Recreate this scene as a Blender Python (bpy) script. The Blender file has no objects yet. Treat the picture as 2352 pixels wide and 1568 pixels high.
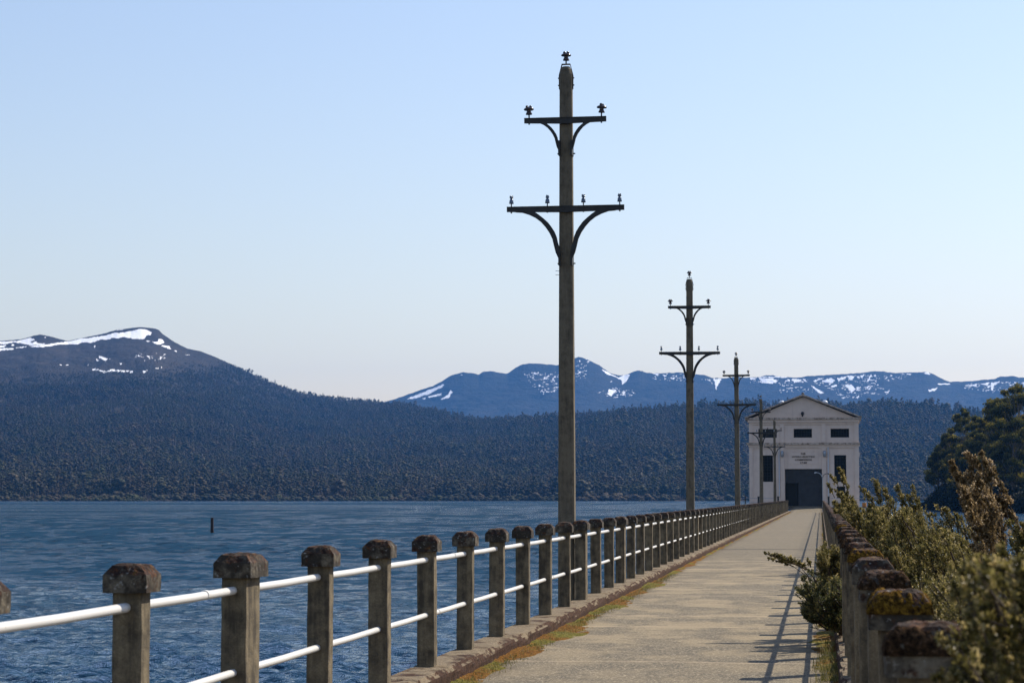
import bpy, math, random
import numpy as np
R = math.radians
random.seed(7); rng = np.random.default_rng(7)
C = bpy.context.scene.collection
SC = bpy.context.scene

# ---------------------------------------------------------------- camera
FPX, CX, CY = 4830.0, 1176.0, 784.0            # focal length and centre in the 2352 px wide measuring frame
HOR, VPX = 1141.0, 1885.0
EYE = 1.65
PITCH = math.atan((HOR - CY) / FPX)
YAW = math.atan((VPX - CX) / FPX * math.cos(PITCH))
cam = bpy.data.objects.new('camera', bpy.data.cameras.new('camera')); C.objects.link(cam)
cam.location = (0, 0, EYE)
cam.rotation_euler = (math.pi / 2 + PITCH, 0, YAW)
cam.data.sensor_width = 36.0
cam.data.lens = FPX / 2352 * 36
cam.data.clip_start = 0.05; cam.data.clip_end = 30000
cam.data.dof.use_dof = True
cam.data.dof.focus_distance = 32.0
cam.data.dof.aperture_fstop = 9.0
SC.camera = cam
SC.render.resolution_x, SC.render.resolution_y = 1024, 682

# ---------------------------------------------------------------- world, sun, exposure
SUN_EL, SUN_AZ = R(43), R(43)                  # azimuth measured from +Y towards +X
w = bpy.data.worlds.new('World'); SC.world = w; w.use_nodes = True
nt = w.node_tree
sky = nt.nodes.new('ShaderNodeTexSky'); sky.sky_type = 'NISHITA'
sky.sun_disc = False; sky.sun_elevation = SUN_EL; sky.sun_rotation = SUN_AZ
sky.air_density = 1.62; sky.dust_density = 1.0; sky.ozone_density = 1.4; sky.altitude = 700
bg = nt.nodes['Background']; bg.inputs['Strength'].default_value = 0.110
wb = nt.nodes.new('ShaderNodeMixRGB'); wb.blend_type = 'MULTIPLY'; wb.inputs[0].default_value = 1.0
wb.inputs[2].default_value = (1.01, .947, 1.05, 1)
nt.links.new(sky.outputs[0], wb.inputs[1]); nt.links.new(wb.outputs[0], bg.inputs['Color'])
sl = bpy.data.lights.new('sun', 'SUN'); sl.energy = 5.0; sl.angle = R(0.53); sl.color = (1.0, 0.90, 0.75)
so = bpy.data.objects.new('sun', sl); C.objects.link(so)
so.rotation_euler = (math.pi / 2 - SUN_EL, 0, math.pi - SUN_AZ)
so.location = (40, 40, 60)
SC.view_settings.view_transform = 'Standard'; SC.view_settings.look = 'None'
SC.view_settings.exposure = 0.35; SC.view_settings.gamma = 1.0
cy = SC.cycles
cy.use_denoising = True
cy.max_bounces = 6; cy.diffuse_bounces = 2; cy.glossy_bounces = 3; cy.transmission_bounces = 3
cy.volume_bounces = 0; cy.transparent_max_bounces = 6
cy.sample_clamp_indirect = 4.0
cy.caustics_reflective = False; cy.caustics_refractive = False

# ---------------------------------------------------------------- helpers
def tag(o, label=None, cat=None, group=None, kind=None):
    if label: o['label'] = label
    if cat: o['category'] = cat
    if group: o['group'] = group
    if kind: o['kind'] = kind
    return o

def empty(name, loc=(0, 0, 0), parent=None, rz=0.0):
    o = bpy.data.objects.new(name, None); C.objects.link(o); o.empty_display_size = .2
    o.location = loc; o.rotation_euler = (0, 0, rz)
    if parent: o.parent = parent
    return o

def copy_tree(o, parent=None):
    c = o.copy(); C.objects.link(c)
    if parent: c.parent = parent
    for ch in list(o.children): copy_tree(ch, c)
    return c

class MB:
    def __init__(s): s.v = []; s.f = []; s.m = []; s.sm = []
    def add(s, verts, faces, mat=0, smooth=False):
        b = len(s.v); s.v += [tuple(p) for p in verts]
        for f in faces: s.f.append(tuple(i + b for i in f)); s.m.append(mat); s.sm.append(smooth)
    def box(s, x0, x1, y0, y1, z0, z1, mat=0):
        s.add([(x0,y0,z0),(x1,y0,z0),(x1,y1,z0),(x0,y1,z0),(x0,y0,z1),(x1,y0,z1),(x1,y1,z1),(x0,y1,z1)],
              [(0,3,2,1),(4,5,6,7),(0,1,5,4),(1,2,6,5),(2,3,7,6),(3,0,4,7)], mat)
    def tube(s, pts, rad, n=10, mat=0, smooth=True, caps=True):
        pts = [np.array(p, float) for p in pts]
        if not hasattr(rad, '__len__'): rad = [rad] * len(pts)
        vs = []; fs = []
        ref = np.array([0.0, 0, 1])
        d0 = pts[-1] - pts[0]
        if abs(d0[2]) > .9 * np.linalg.norm(d0): ref = np.array([1.0, 0, 0])
        for i, p in enumerate(pts):
            d = pts[min(i + 1, len(pts) - 1)] - pts[max(i - 1, 0)]
            d = d / (np.linalg.norm(d) + 1e-9)
            a = np.cross(ref, d); a /= np.linalg.norm(a) + 1e-9; b = np.cross(d, a)
            for k in range(n):
                t = 2 * math.pi * k / n
                vs.append(p + (a * math.cos(t) + b * math.sin(t)) * rad[i])
        for i in range(len(pts) - 1):
            for k in range(n):
                k2 = (k + 1) % n
                fs.append((i*n+k, i*n+k2, (i+1)*n+k2, (i+1)*n+k))
        s.add(vs, fs, mat, smooth)
        if caps:
            s.add([vs[k] for k in range(n)], [tuple(range(n))[::-1]], mat)
            s.add([vs[(len(pts)-1)*n+k] for k in range(n)], [tuple(range(n))], mat)
    def lathe(s, prof, cx=0, cy=0, cz=0, n=16, mat=0, smooth=True):
        vs = []; fs = []
        for r, z in prof:
            for k in range(n):
                t = 2*math.pi*k/n; vs.append((cx + r*math.cos(t), cy + r*math.sin(t), cz + z))
        for i in range(len(prof)-1):
            for k in range(n):
                k2 = (k+1) % n; fs.append((i*n+k, i*n+k2, (i+1)*n+k2, (i+1)*n+k))
        s.add(vs, fs, mat, smooth)
    def prism_xz(s, outline, y0, y1, mat=0):          # outline in x,z, counter-clockwise seen from -Y
        n = len(outline)
        vs = [(x, y0, z) for x, z in outline] + [(x, y1, z) for x, z in outline]
        fs = [tuple(range(n)), tuple(range(n, 2*n))[::-1]]
        for i in range(n):
            j = (i+1) % n; fs.append((j, i, n+i, n+j))
        s.add(vs, fs, mat)
    def build(s, name, mats, parent=None):
        me = bpy.data.meshes.new(name)
        me.from_pydata(s.v, [], s.f)
        if not isinstance(mats, (list, tuple)): mats = [mats]
        for m in mats: me.materials.append(m)
        me.polygons.foreach_set('material_index', s.m)
        me.polygons.foreach_set('use_smooth', s.sm)
        me.update()
        o = bpy.data.objects.new(name, me); C.objects.link(o)
        if parent: o.parent = parent
        return o

def np_mesh(name, V, F, mats, smooth=False, attrs=None, parent=None, midx=None, link=True):
    V = np.asarray(V, np.float32); F = np.asarray(F, np.int32); k = F.shape[1]
    me = bpy.data.meshes.new(name)
    me.vertices.add(len(V)); me.vertices.foreach_set('co', V.ravel())
    me.loops.add(F.size); me.loops.foreach_set('vertex_index', F.ravel())
    me.polygons.add(len(F)); me.polygons.foreach_set('loop_start', np.arange(len(F), dtype=np.int32) * k)
    try: me.polygons.foreach_set('loop_total', np.full(len(F), k, np.int32))
    except Exception: pass
    me.polygons.foreach_set('use_smooth', np.full(len(F), smooth))
    if not isinstance(mats, (list, tuple)): mats = [mats]
    for m in mats: me.materials.append(m)
    if midx is not None: me.polygons.foreach_set('material_index', np.asarray(midx, np.int32))
    if attrs:
        for an, arr in attrs.items():
            a = me.attributes.new(an, 'FLOAT', 'POINT'); a.data.foreach_set('value', np.asarray(arr, np.float32))
    me.update(calc_edges=True)
    o = bpy.data.objects.new(name, me)
    if link: C.objects.link(o)
    if parent: o.parent = parent
    return o

def grid_faces(nr, nc):
    i = np.arange(nr - 1)[:, None] * nc + np.arange(nc - 1)[None, :]
    return np.stack([i, i + 1, i + 1 + nc, i + nc], -1).reshape(-1, 4)

def vnoise(x, y, seed=0):
    xi = np.floor(x).astype(np.int64); yi = np.floor(y).astype(np.int64)
    fx = x - xi; fy = y - yi; fx = fx*fx*(3-2*fx); fy = fy*fy*(3-2*fy)
    def h(a, b):
        n = (a * 374761393 + b * 668265263 + seed * 2147483647) & 0x7fffffff
        n = ((n ^ (n >> 13)) * 1274126177) & 0x7fffffff
        n = (n ^ (n >> 16)) & 0xffff
        return n / 65535.0
    return (h(xi, yi)*(1-fx) + h(xi+1, yi)*fx)*(1-fy) + (h(xi, yi+1)*(1-fx) + h(xi+1, yi+1)*fx)*fy
def fbm(x, y, oct=4, seed=0, gain=.5):
    a = 1.0; t = 0; s = 0
    for o in range(oct):
        t = t + a * vnoise(x * 2**o + 17.3*o, y * 2**o - 9.1*o, seed + o); s += a; a *= gain
    return t / s - .5

sa, ca, sp, cp = math.sin(YAW), math.cos(YAW), math.sin(PITCH), math.cos(PITCH)
FWD = np.array([-sa*cp, ca*cp, sp]); RGT = np.array([ca, sa, 0.0]); UPV = np.array([sa*sp, -ca*sp, cp])
def dirs(x, y):
    x = np.asarray(x, float)[..., None]; y = np.asarray(y, float)[..., None]
    return FWD + RGT * (x - CX) / FPX + UPV * (CY - y) / FPX
def at_r(x, y, r):                                  # world point at horizontal distance r from the viewpoint
    d = dirs(x, y); h = np.hypot(d[..., 0], d[..., 1])
    return np.array([0, 0, EYE]) + d * (np.asarray(r, float) / h)[..., None]
def at_y(x, y, Y):
    d = dirs(x, y); return np.array([0, 0, EYE]) + d * (Y / d[..., 1])[..., None]

# ---------------------------------------------------------------- materials
class NB:
    def __init__(s, name):
        s.m = bpy.data.materials.new(name); s.m.use_nodes = True
        s.t = s.m.node_tree; s.b = s.t.nodes['Principled BSDF']; s.out = s.t.nodes['Material Output']
    def n(s, typ, **kw):
        nd = s.t.nodes.new(typ)
        for k, v in kw.items():
            if k.startswith('_'): setattr(nd, k[1:], v)
            else: s.set(nd.inputs[k.replace('__', ' ')], v)
        return nd
    def set(s, inp, v):
        if isinstance(v, bpy.types.NodeSocket): s.t.links.new(v, inp)
        elif isinstance(v, (tuple, list)) and len(v) == 3 and inp.type == 'RGBA': inp.default_value = (*v, 1)
        else: inp.default_value = v
    def coord(s, kind='Object', scale=(1, 1, 1)):
        if kind == 'World': o = s.n('ShaderNodeNewGeometry').outputs['Position']
        else: o = s.n('ShaderNodeTexCoord').outputs[kind]
        mp = s.n('ShaderNodeMapping'); s.set(mp.inputs['Vector'], o); mp.inputs['Scale'].default_value = scale
        s.lastmap = mp
        return mp.outputs[0]
    def noise(s, vec, scale=5, detail=4, rough=.55, dist=0.0):
        nd = s.n('ShaderNodeTexNoise'); s.set(nd.inputs['Vector'], vec)
        nd.inputs['Scale'].default_value = scale; nd.inputs['Detail'].default_value = detail
        nd.inputs['Roughness'].default_value = rough; nd.inputs['Distortion'].default_value = dist
        return nd.outputs['Fac']
    def ramp(s, fac, stops):
        nd = s.n('ShaderNodeValToRGB'); s.set(nd.inputs[0], fac)
        e = nd.color_ramp.elements
        while len(e) < len(stops): e.new(.5)
        for k, (p, c) in enumerate(stops):
            e[k].position = p; e[k].color = (*c, 1) if isinstance(c, (tuple, list)) else (c, c, c, 1)
        return nd.outputs[0]
    def math(s, op, a, b=0.0, c=None, clamp=False):
        nd = s.n('ShaderNodeMath', _operation=op); nd.use_clamp = clamp
        s.set(nd.inputs[0], a); s.set(nd.inputs[1], b)
        if c is not None: s.set(nd.inputs[2], c)
        return nd.outputs[0]
    def mix(s, f, a, b, mode='MIX'):
        nd = s.n('ShaderNodeMixRGB', _blend_type=mode); s.set(nd.inputs[0], f); s.set(nd.inputs[1], a); s.set(nd.inputs[2], b)
        return nd.outputs[0]
    def bump(s, h, strength=.3, dist=.01, normal=None):
        nd = s.n('ShaderNodeBump'); s.set(nd.inputs['Height'], h)
        nd.inputs['Strength'].default_value = strength; nd.inputs['Distance'].default_value = dist
        if normal is not None: s.set(nd.inputs['Normal'], normal)
        s.set(s.b.inputs['Normal'], nd.outputs[0]); return nd.outputs[0]
    def base(s, c, rough=.8, spec=None, metal=0.0):
        s.set(s.b.inputs['Base Color'], c); s.set(s.b.inputs['Roughness'], rough)
        s.b.inputs['Metallic'].default_value = metal
        if spec is not None: s.b.inputs['Specular IOR Level'].default_value = spec
        return s.m
    def objrand(s): return s.n('ShaderNodeObjectInfo').outputs['Random']
    def sep(s, v):
        nd = s.n('ShaderNodeSeparateXYZ'); s.set(nd.inputs[0], v); return nd.outputs
    def shift(s, amount=20.0):                         # move the texture by the object's own random number
        k = s.math('MULTIPLY', s.objrand(), amount)
        cmb = s.n('ShaderNodeCombineXYZ', X=k, Y=k, Z=k); s.set(s.lastmap.inputs['Location'], cmb.outputs[0])

def m_concrete(name, light=(.30, .25, .18), dark=(.045, .042, .036), amount=.5, streak=True, moss=False):
    b = NB(name)
    v = b.coord('Object', (1, 1, 1)); b.shift()
    fine = b.noise(v, 90, 3); med = b.noise(v, 9, 5, .6)
    vs = b.coord('Object', (9, 9, .9)); b.shift(11)
    st = b.noise(vs, 1.6, 4, .6)
    col = b.ramp(fine, [(.25, tuple(c*.72 for c in light)), (.55, light), (.8, tuple(min(1, c*1.35) for c in light))])
    f1 = b.ramp(b.math('ADD', b.math('MULTIPLY', med, .5), b.math('MULTIPLY', st, .5)) if streak else med,
                [(.26 + amount*.22, 1.0), (.46 + amount*.22, 0.0)])
    col = b.mix(b.math('MULTIPLY', f1, .85), col, dark)
    if moss:
        nrm = b.sep(b.n('ShaderNodeNewGeometry').outputs['Normal'])[2]
        mn = b.noise(v, 14, 5, .65); mn2 = b.noise(v, 5, 3)
        mc = b.ramp(b.noise(v, 22, 3), [(.3, (.014, .009, .007)), (.50, (.030, .015, .010)), (.62, (.085, .035, .016)), (.70, (.12, .075, .02)), (.8, (.09, .09, .08))])
        mf = b.ramp(b.math('ADD', mn, b.math('MULTIPLY', nrm, .22)), [(.55, 0.0), (.66, 1.0)])
        col = b.mix(mf, col, mc)
        wh = b.ramp(b.noise(v, 30, 4, .7), [(.60, 0.0), (.68, 1.0)])
        col = b.mix(b.math('MULTIPLY', wh, .55), col, (.33, .33, .31))
    b.bump(b.math('ADD', b.math('MULTIPLY', fine, .35), b.math('MULTIPLY', med, 1.0)), .7, .012)
    return b.base(col, .92, .2)

M = {}
M['post'] = m_concrete('weathered_concrete', light=(.20, .162, .103), dark=(.040, .034, .027), amount=.62)
M['cap'] = m_concrete('lichen_concrete', light=(.16, .137, .10), dark=(.014, .012, .011), amount=1.05, streak=False, moss=True)
M['pole'] = m_concrete('pole_concrete', light=(.165, .14, .10), dark=(.055, .048, .038), amount=.35)
M['pier'] = m_concrete('pier_concrete', light=(.22, .2, .16), dark=(.06, .055, .05), amount=.5)

def m_simple(name, c, rough=.6, metal=0.0, var=.25, scale=8, spec=.4, bump=0):
    b = NB(name); v = b.coord('Object'); b.shift()
    f = b.noise(v, scale, 4)
    col = b.ramp(f, [(.3, tuple(x*(1-var) for x in c)), (.7, tuple(min(1, x*(1+var)) for x in c))])
    if bump: b.bump(f, bump, .01)
    return b.base(col, rough, spec, metal)
def m_pipe():
    b = NB('painted_pipe'); v = b.coord('World', (1, 1, 1))
    f = b.noise(v, 3.2, 5, .7); g = b.noise(v, 40, 3)
    col = b.mix(b.ramp(f, [(.62, 0.0), (.72, .5)]), (.64, .63, .60), (.50, .33, .25))
    col = b.mix(b.ramp(g, [(.66, 0.0), (.72, .5)]), col, (.35, .3, .26))
    return b.base(col, .38, .5)
M['pipe'] = m_pipe()
M['iron'] = m_simple('dark_iron', (.028, .030, .031), .6, .0, .35, 12, .3)
M['insul_brown'] = m_simple('brown_porcelain', (.035, .022, .020), .18, 0, .2, 6, .6)
M['insul_grey'] = m_simple('blue_grey_porcelain', (.10, .14, .20), .2, 0, .2, 6, .6)
M['wood'] = m_simple('wet_timber', (.03, .022, .02), .8, 0, .4, 9, .2, .4)

def m_render_wall():
    b = NB('painted_render'); v = b.coord('Object'); vs = b.coord('Object', (1.2, 1.2, .12))
    n1 = b.noise(v, 1.3, 5, .6); st = b.noise(vs, 2.4, 5, .6); g = b.noise(v, 30, 3)
    col = b.ramp(n1, [(.3, (.66, .53, .45)), (.7, (.75, .61, .52))])
    col = b.mix(b.ramp(st, [(.55, 0.0), (.8, .35)]), col, (.36, .26, .22))
    b.bump(g, .2, .01)
    return b.base(col, .9, .2)
M['wall'] = m_render_wall()
def m_ledge():
    b = NB('stained_ledge'); v = b.coord('Object')
    n1 = b.noise(v, 3.5, 6, .7)
    col = b.ramp(n1, [(.34, (.10, .078, .06)), (.44, (.32, .25, .20)), (.56, (.55, .45, .37))])
    return b.base(col, .9, .2)
M['ledge'] = m_ledge()
M['roof'] = m_simple('roof_sheet', (.16, .15, .15), .6, .0, .3, 2)
M['door'] = m_simple('grey_door', (.030, .034, .040), .7, 0, .25, 1.5)
M['door_gap'] = m_simple('dark_opening', (.008, .010, .010), .8, 0, .2, 1.5)
M['glass'] = m_simple('dark_glazing', (.010, .015, .017), .6, 0, .3, 2, .08)
M['bars'] = m_simple('glazing_bars', (.03, .036, .04), .6)
M['letters'] = m_simple('bronze_letters', (.05, .035, .03), .6)
M['whitepaint'] = m_simple('white_paint', (.55, .60, .66), .4, 0, .08)
M['greymetal'] = m_simple('galvanised_steel', (.30, .33, .37), .4, .5, .2)
M['orange'] = m_simple('orange_tank', (.45, .18, .04), .6)

def m_asphalt():
    b = NB('worn_asphalt'); v = b.coord('World')
    fine = b.noise(v, 130, 2, .7); g2 = b.noise(v, 38, 3, .6)
    vw = b.coord('World', (.9, .6, 1)); sw = b.noise(vw, 1.5, 6, .7, .5); gr = b.noise(b.coord('World', (1, .45, 1)), 44, 3, .7)
    big = b.noise(v, .5, 5, .65)
    col = b.ramp(fine, [(.32, (.058, .050, .037)), (.5, (.135, .112, .072)), (.68, (.30, .245, .155))])
    sand = b.ramp(b.math('ADD', b.math('MULTIPLY', sw, .65), b.math('MULTIPLY', big, .35)), [(.46, 0.0), (.56, .95)])
    xs = b.sep(b.n('ShaderNodeNewGeometry').outputs['Position'])
    col = b.mix(b.math('MULTIPLY', b.ramp(gr, [(.42, 1.0), (.5, 0.0)]), .65), col, (.05, .043, .032))
    col = b.mix(b.math('MULTIPLY', b.ramp(gr, [(.55, 0.0), (.64, 1.0)]), .75), col, (.42, .35, .24))
    # sand lies thicker between 20 m and 60 m out
    zone = b.math('MULTIPLY', b.ramp(b.math('DIVIDE', xs[1], 100.0), [(.17, .25), (.25, 1.0), (.50, .9), (.60, .15)]), sand)
    col = b.mix(b.math('MULTIPLY', zone, .6), col, (.37, .29, .17))
    col = b.mix(b.math('MULTIPLY', b.ramp(g2, [(.35, 0.0), (.6, 1.0)]), .22), col, (.07, .062, .055))
    wob = b.math('MULTIPLY', b.math('SUBTRACT', b.noise(b.coord('World', (1, 0.02, 1)), .9, 3), .5), .35)
    yy = b.math('ADD', xs[1], wob)
    acc = None
    for y0, wd, st in ((21.2, .05, .5), (26.9, .05, .75), (29.4, .06, .8), (32.5, .05, .5), (35.4, .07, .6), (37.9, .06, .5),
                       (40.6, .08, .7), (42.8, .07, .4), (48.4, .12, .9), (51.6, .1, .7), (54.6, .12, .6), (105, .5, .3), (88, .3, .25)):
        t = b.math('SUBTRACT', 1.0, b.math('DIVIDE', b.math('ABSOLUTE', b.math('SUBTRACT', yy, y0)), wd), clamp=True)
        t = b.math('MULTIPLY', t, st)
        acc = t if acc is None else b.math('MAXIMUM', acc, t)
    acc = b.math('MULTIPLY', acc, b.ramp(b.noise(v, 2.3, 3), [(.3, .35), (.6, 1.0)]))
    col = b.mix(acc, col, (.60, .46, .30))
    joint_band = b.math('SUBTRACT', 1.0, b.math('DIVIDE', b.math('ABSOLUTE', b.math('SUBTRACT', xs[1], 67.0)), .42), clamp=True)
    col = b.mix(b.math('MULTIPLY', joint_band, 1.6, clamp=True), col, (.012, .012, .014))  # dark band across the walkway at the expansion joint
    # dirt along both edges
    ed = b.ramp(b.math('ADD', b.math('DIVIDE', b.math('ABSOLUTE', b.math('ADD', xs[0], 1.55)), 2.0), b.math('MULTIPLY', b.math('SUBTRACT', b.noise(v, 1.8, 5, .6), .5), .35)),
                [(.70, 0.0), (.84, .7)])
    col = b.mix(ed, col, (.055, .036, .02))
    sd = b.ramp(b.noise(v, 9, 4, .75), [(.70, 0.0), (.73, .8)])
    col = b.mix(sd, col, (.03, .025, .02))
    b.bump(b.math('ADD', fine, g2), .5, .006)
    return b.base(col, .9, .25)
M['asphalt'] = m_asphalt()
def m_kerb():
    b = NB('kerb_concrete'); v = b.coord('World'); vs = b.coord('World', (1, 1, .35))
    fine = b.noise(v, 70, 3); mid = b.noise(v, 3.4, 5, .65)
    col = b.ramp(fine, [(.3, (.14, .11, .075)), (.6, (.235, .185, .12)), (.8, (.33, .265, .175))])
    nz = b.sep(b.n('ShaderNodeNewGeometry').outputs['Normal'])[2]
    side = b.math('SUBTRACT', 1.0, b.math('ABSOLUTE', nz))
    mf = b.ramp(b.math('ADD', mid, b.math('MULTIPLY', side, .30)), [(.52, 0.0), (.62, .95)])
    mc = b.ramp(b.noise(vs, 26, 4, .7), [(.35, (.012, .007, .005)), (.5, (.045, .018, .011)), (.7, (.10, .055, .03))])
    col = b.mix(mf, col, mc)
    b.bump(b.math('ADD', fine, b.math('MULTIPLY', b.noise(vs, 12, 4), 2.0)), .8, .02)
    return b.base(col, .95, .15)
M['kerb'] = m_kerb()
def m_moss():
    b = NB('orange_moss'); v = b.coord('World')
    a = b.noise(v, 1.1, 3); f = b.noise(v, 26, 5, .75)
    c1 = b.ramp(f, [(.32, (.035, .016, .006)), (.5, (.15, .068, .012)), (.7, (.32, .155, .03))])
    c2 = b.ramp(f, [(.3, (.03, .03, .006)), (.5, (.12, .11, .02)), (.7, (.26, .22, .05))])
    col = b.mix(b.ramp(a, [(.45, 0.0), (.56, 1.0)]), c1, c2)
    b.bump(f, 1.0, .03)
    return b.base(col, 1.0, .1)
M['moss'] = m_moss()

def m_moss2(name, stops):
    b = NB(name); v = b.coord('World'); f = b.noise(v, 60, 5, .75)
    b.bump(f, 1.0, .02)
    return b.base(b.ramp(f, stops), 1.0, .05)
M['moss_brown'] = m_moss2('brown_moss', [(.36, (.010, .005, .004)), (.48, (.032, .020, .011)), (.58, (.085, .045, .022)), (.70, (.17, .13, .09))])
M['moss_yellow'] = m_moss2('yellow_moss', [(.38, (.02, .010, .004)), (.5, (.10, .055, .010)), (.62, (.26, .15, .02)), (.78, (.34, .24, .06))])
def m_leaf(name, stops, rough=.45, trans=.35, spec=.5, leaf_tone='prim', tint=None):
    b = NB(name)
    a = b.n('ShaderNodeAttribute', _attribute_name='leaf_tone').outputs['Fac']
    col = b.ramp(a, stops)
    b.base(col, rough, spec)
    tr = b.n('ShaderNodeBsdfTranslucent'); b.set(tr.inputs['Color'], b.mix(.5, col, tint) if tint else col)
    mx = b.n('ShaderNodeMixShader'); mx.inputs[0].default_value = trans
    b.set(mx.inputs[1], b.b.outputs[0]); b.set(mx.inputs[2], tr.outputs[0]); b.set(b.out.inputs['Surface'], mx.outputs[0])
    return b.m
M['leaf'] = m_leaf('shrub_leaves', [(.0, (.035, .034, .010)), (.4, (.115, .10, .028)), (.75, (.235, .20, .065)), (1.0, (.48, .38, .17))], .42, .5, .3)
M['leaf_tan'] = m_leaf('tan_leaves', [(.0, (.06, .045, .02)), (.45, (.17, .12, .055)), (.8, (.33, .24, .13)), (1.0, (.55, .43, .28))], .42, .5, .3)
M['leaf_dark'] = m_leaf('dark_shrub_leaves', [(.0, (.022, .030, .011)), (.6, (.075, .085, .030)), (1.0, (.30, .25, .09))], .45, .45, .3)
M['twig'] = m_simple('twig_bark', (.055, .038, .026), .9, 0, .3, 20)
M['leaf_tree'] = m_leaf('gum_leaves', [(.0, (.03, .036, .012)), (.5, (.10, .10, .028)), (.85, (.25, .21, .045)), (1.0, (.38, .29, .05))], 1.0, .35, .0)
M['bark'] = m_simple('pale_bark', (.13, .115, .095), .9, 0, .35, .8)
M['under'] = m_leaf('undergrowth_leaves', [(.0, (.008, .012, .006)), (.7, (.02, .026, .012)), (1.0, (.04, .04, .018))], .7, .15, .2)
M['grass'] = m_leaf('grass_blades', [(.0, (.06, .07, .015)), (.5, (.14, .13, .03)), (1.0, (.32, .26, .12))], .6, .35, .2)

def m_forest():
    b = NB('forest_leaves')
    r = b.objrand(); a = b.n('ShaderNodeAttribute', _attribute_name='leaf_tone').outputs['Fac']
    c = b.ramp(r, [(.0, (.026, .032, .014)), (.3, (.048, .050, .018)), (.55, (.068, .050, .024)), (.78, (.060, .059, .024)), (.92, (.082, .070, .052)), (1.0, (.052, .058, .024))])
    v = b.coord('World', (1, 1, 1)); big = b.noise(v, .0045, 5, .6)
    c = b.mix(b.ramp(big, [(.42, 0.0), (.58, .85)]), c, (.016, .022, .018))  # broad dark patches paint in the shade of gullies
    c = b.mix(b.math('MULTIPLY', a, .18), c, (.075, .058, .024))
    p1 = b.noise(v, .019, 4, .6); p2 = b.noise(b.coord('World', (1.3, 1, 1)), .012, 4, .6)
    c = b.mix(b.ramp(p1, [(.50, 0.0), (.60, .7)]), c, (.080, .056, .032))
    c = b.mix(b.ramp(p2, [(.52, 0.0), (.62, .7)]), c, (.052, .060, .022))
    return b.base(c, .8, .15)
M['forest'] = m_forest()
M['deadwood'] = m_simple('dead_trunks', (.30, .28, .25), .9)

def m_mountain(name, low, mid, high, scale, bumpd):
    b = NB(name); v = b.coord('World')
    n1 = b.noise(v, scale, 6, .65); n2 = b.noise(v, scale*6, 5, .7)
    col = b.ramp(b.math('ADD', b.math('MULTIPLY', n1, .6), b.math('MULTIPLY', n2, .4)), [(.38, low), (.52, mid), (.66, high)])
    sn = b.n('ShaderNodeAttribute', _attribute_name='snow').outputs['Fac']
    sf = b.ramp(b.math('ADD', sn, b.math('MULTIPLY', b.math('SUBTRACT', b.noise(v, scale*11, 4, .7), .5), .5)), [(.44, 0.0), (.54, 1.0)])
    col = b.mix(sf, col, (.88, .90, .93))
    b.bump(n2, .8, bumpd)
    return b.base(col, .9, .1)
M['hill'] = m_mountain('hill_slope', (.020, .018, .013), (.034, .028, .020), (.050, .039, .028), .008, 8)
M['range'] = m_mountain('far_range', (.008, .012, .011), (.022, .023, .018), (.042, .036, .026), .006, 14)
M['bank'] = m_simple('bank_soil', (.06, .045, .03), .95, 0, .4, 2, .1, .5)

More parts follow.
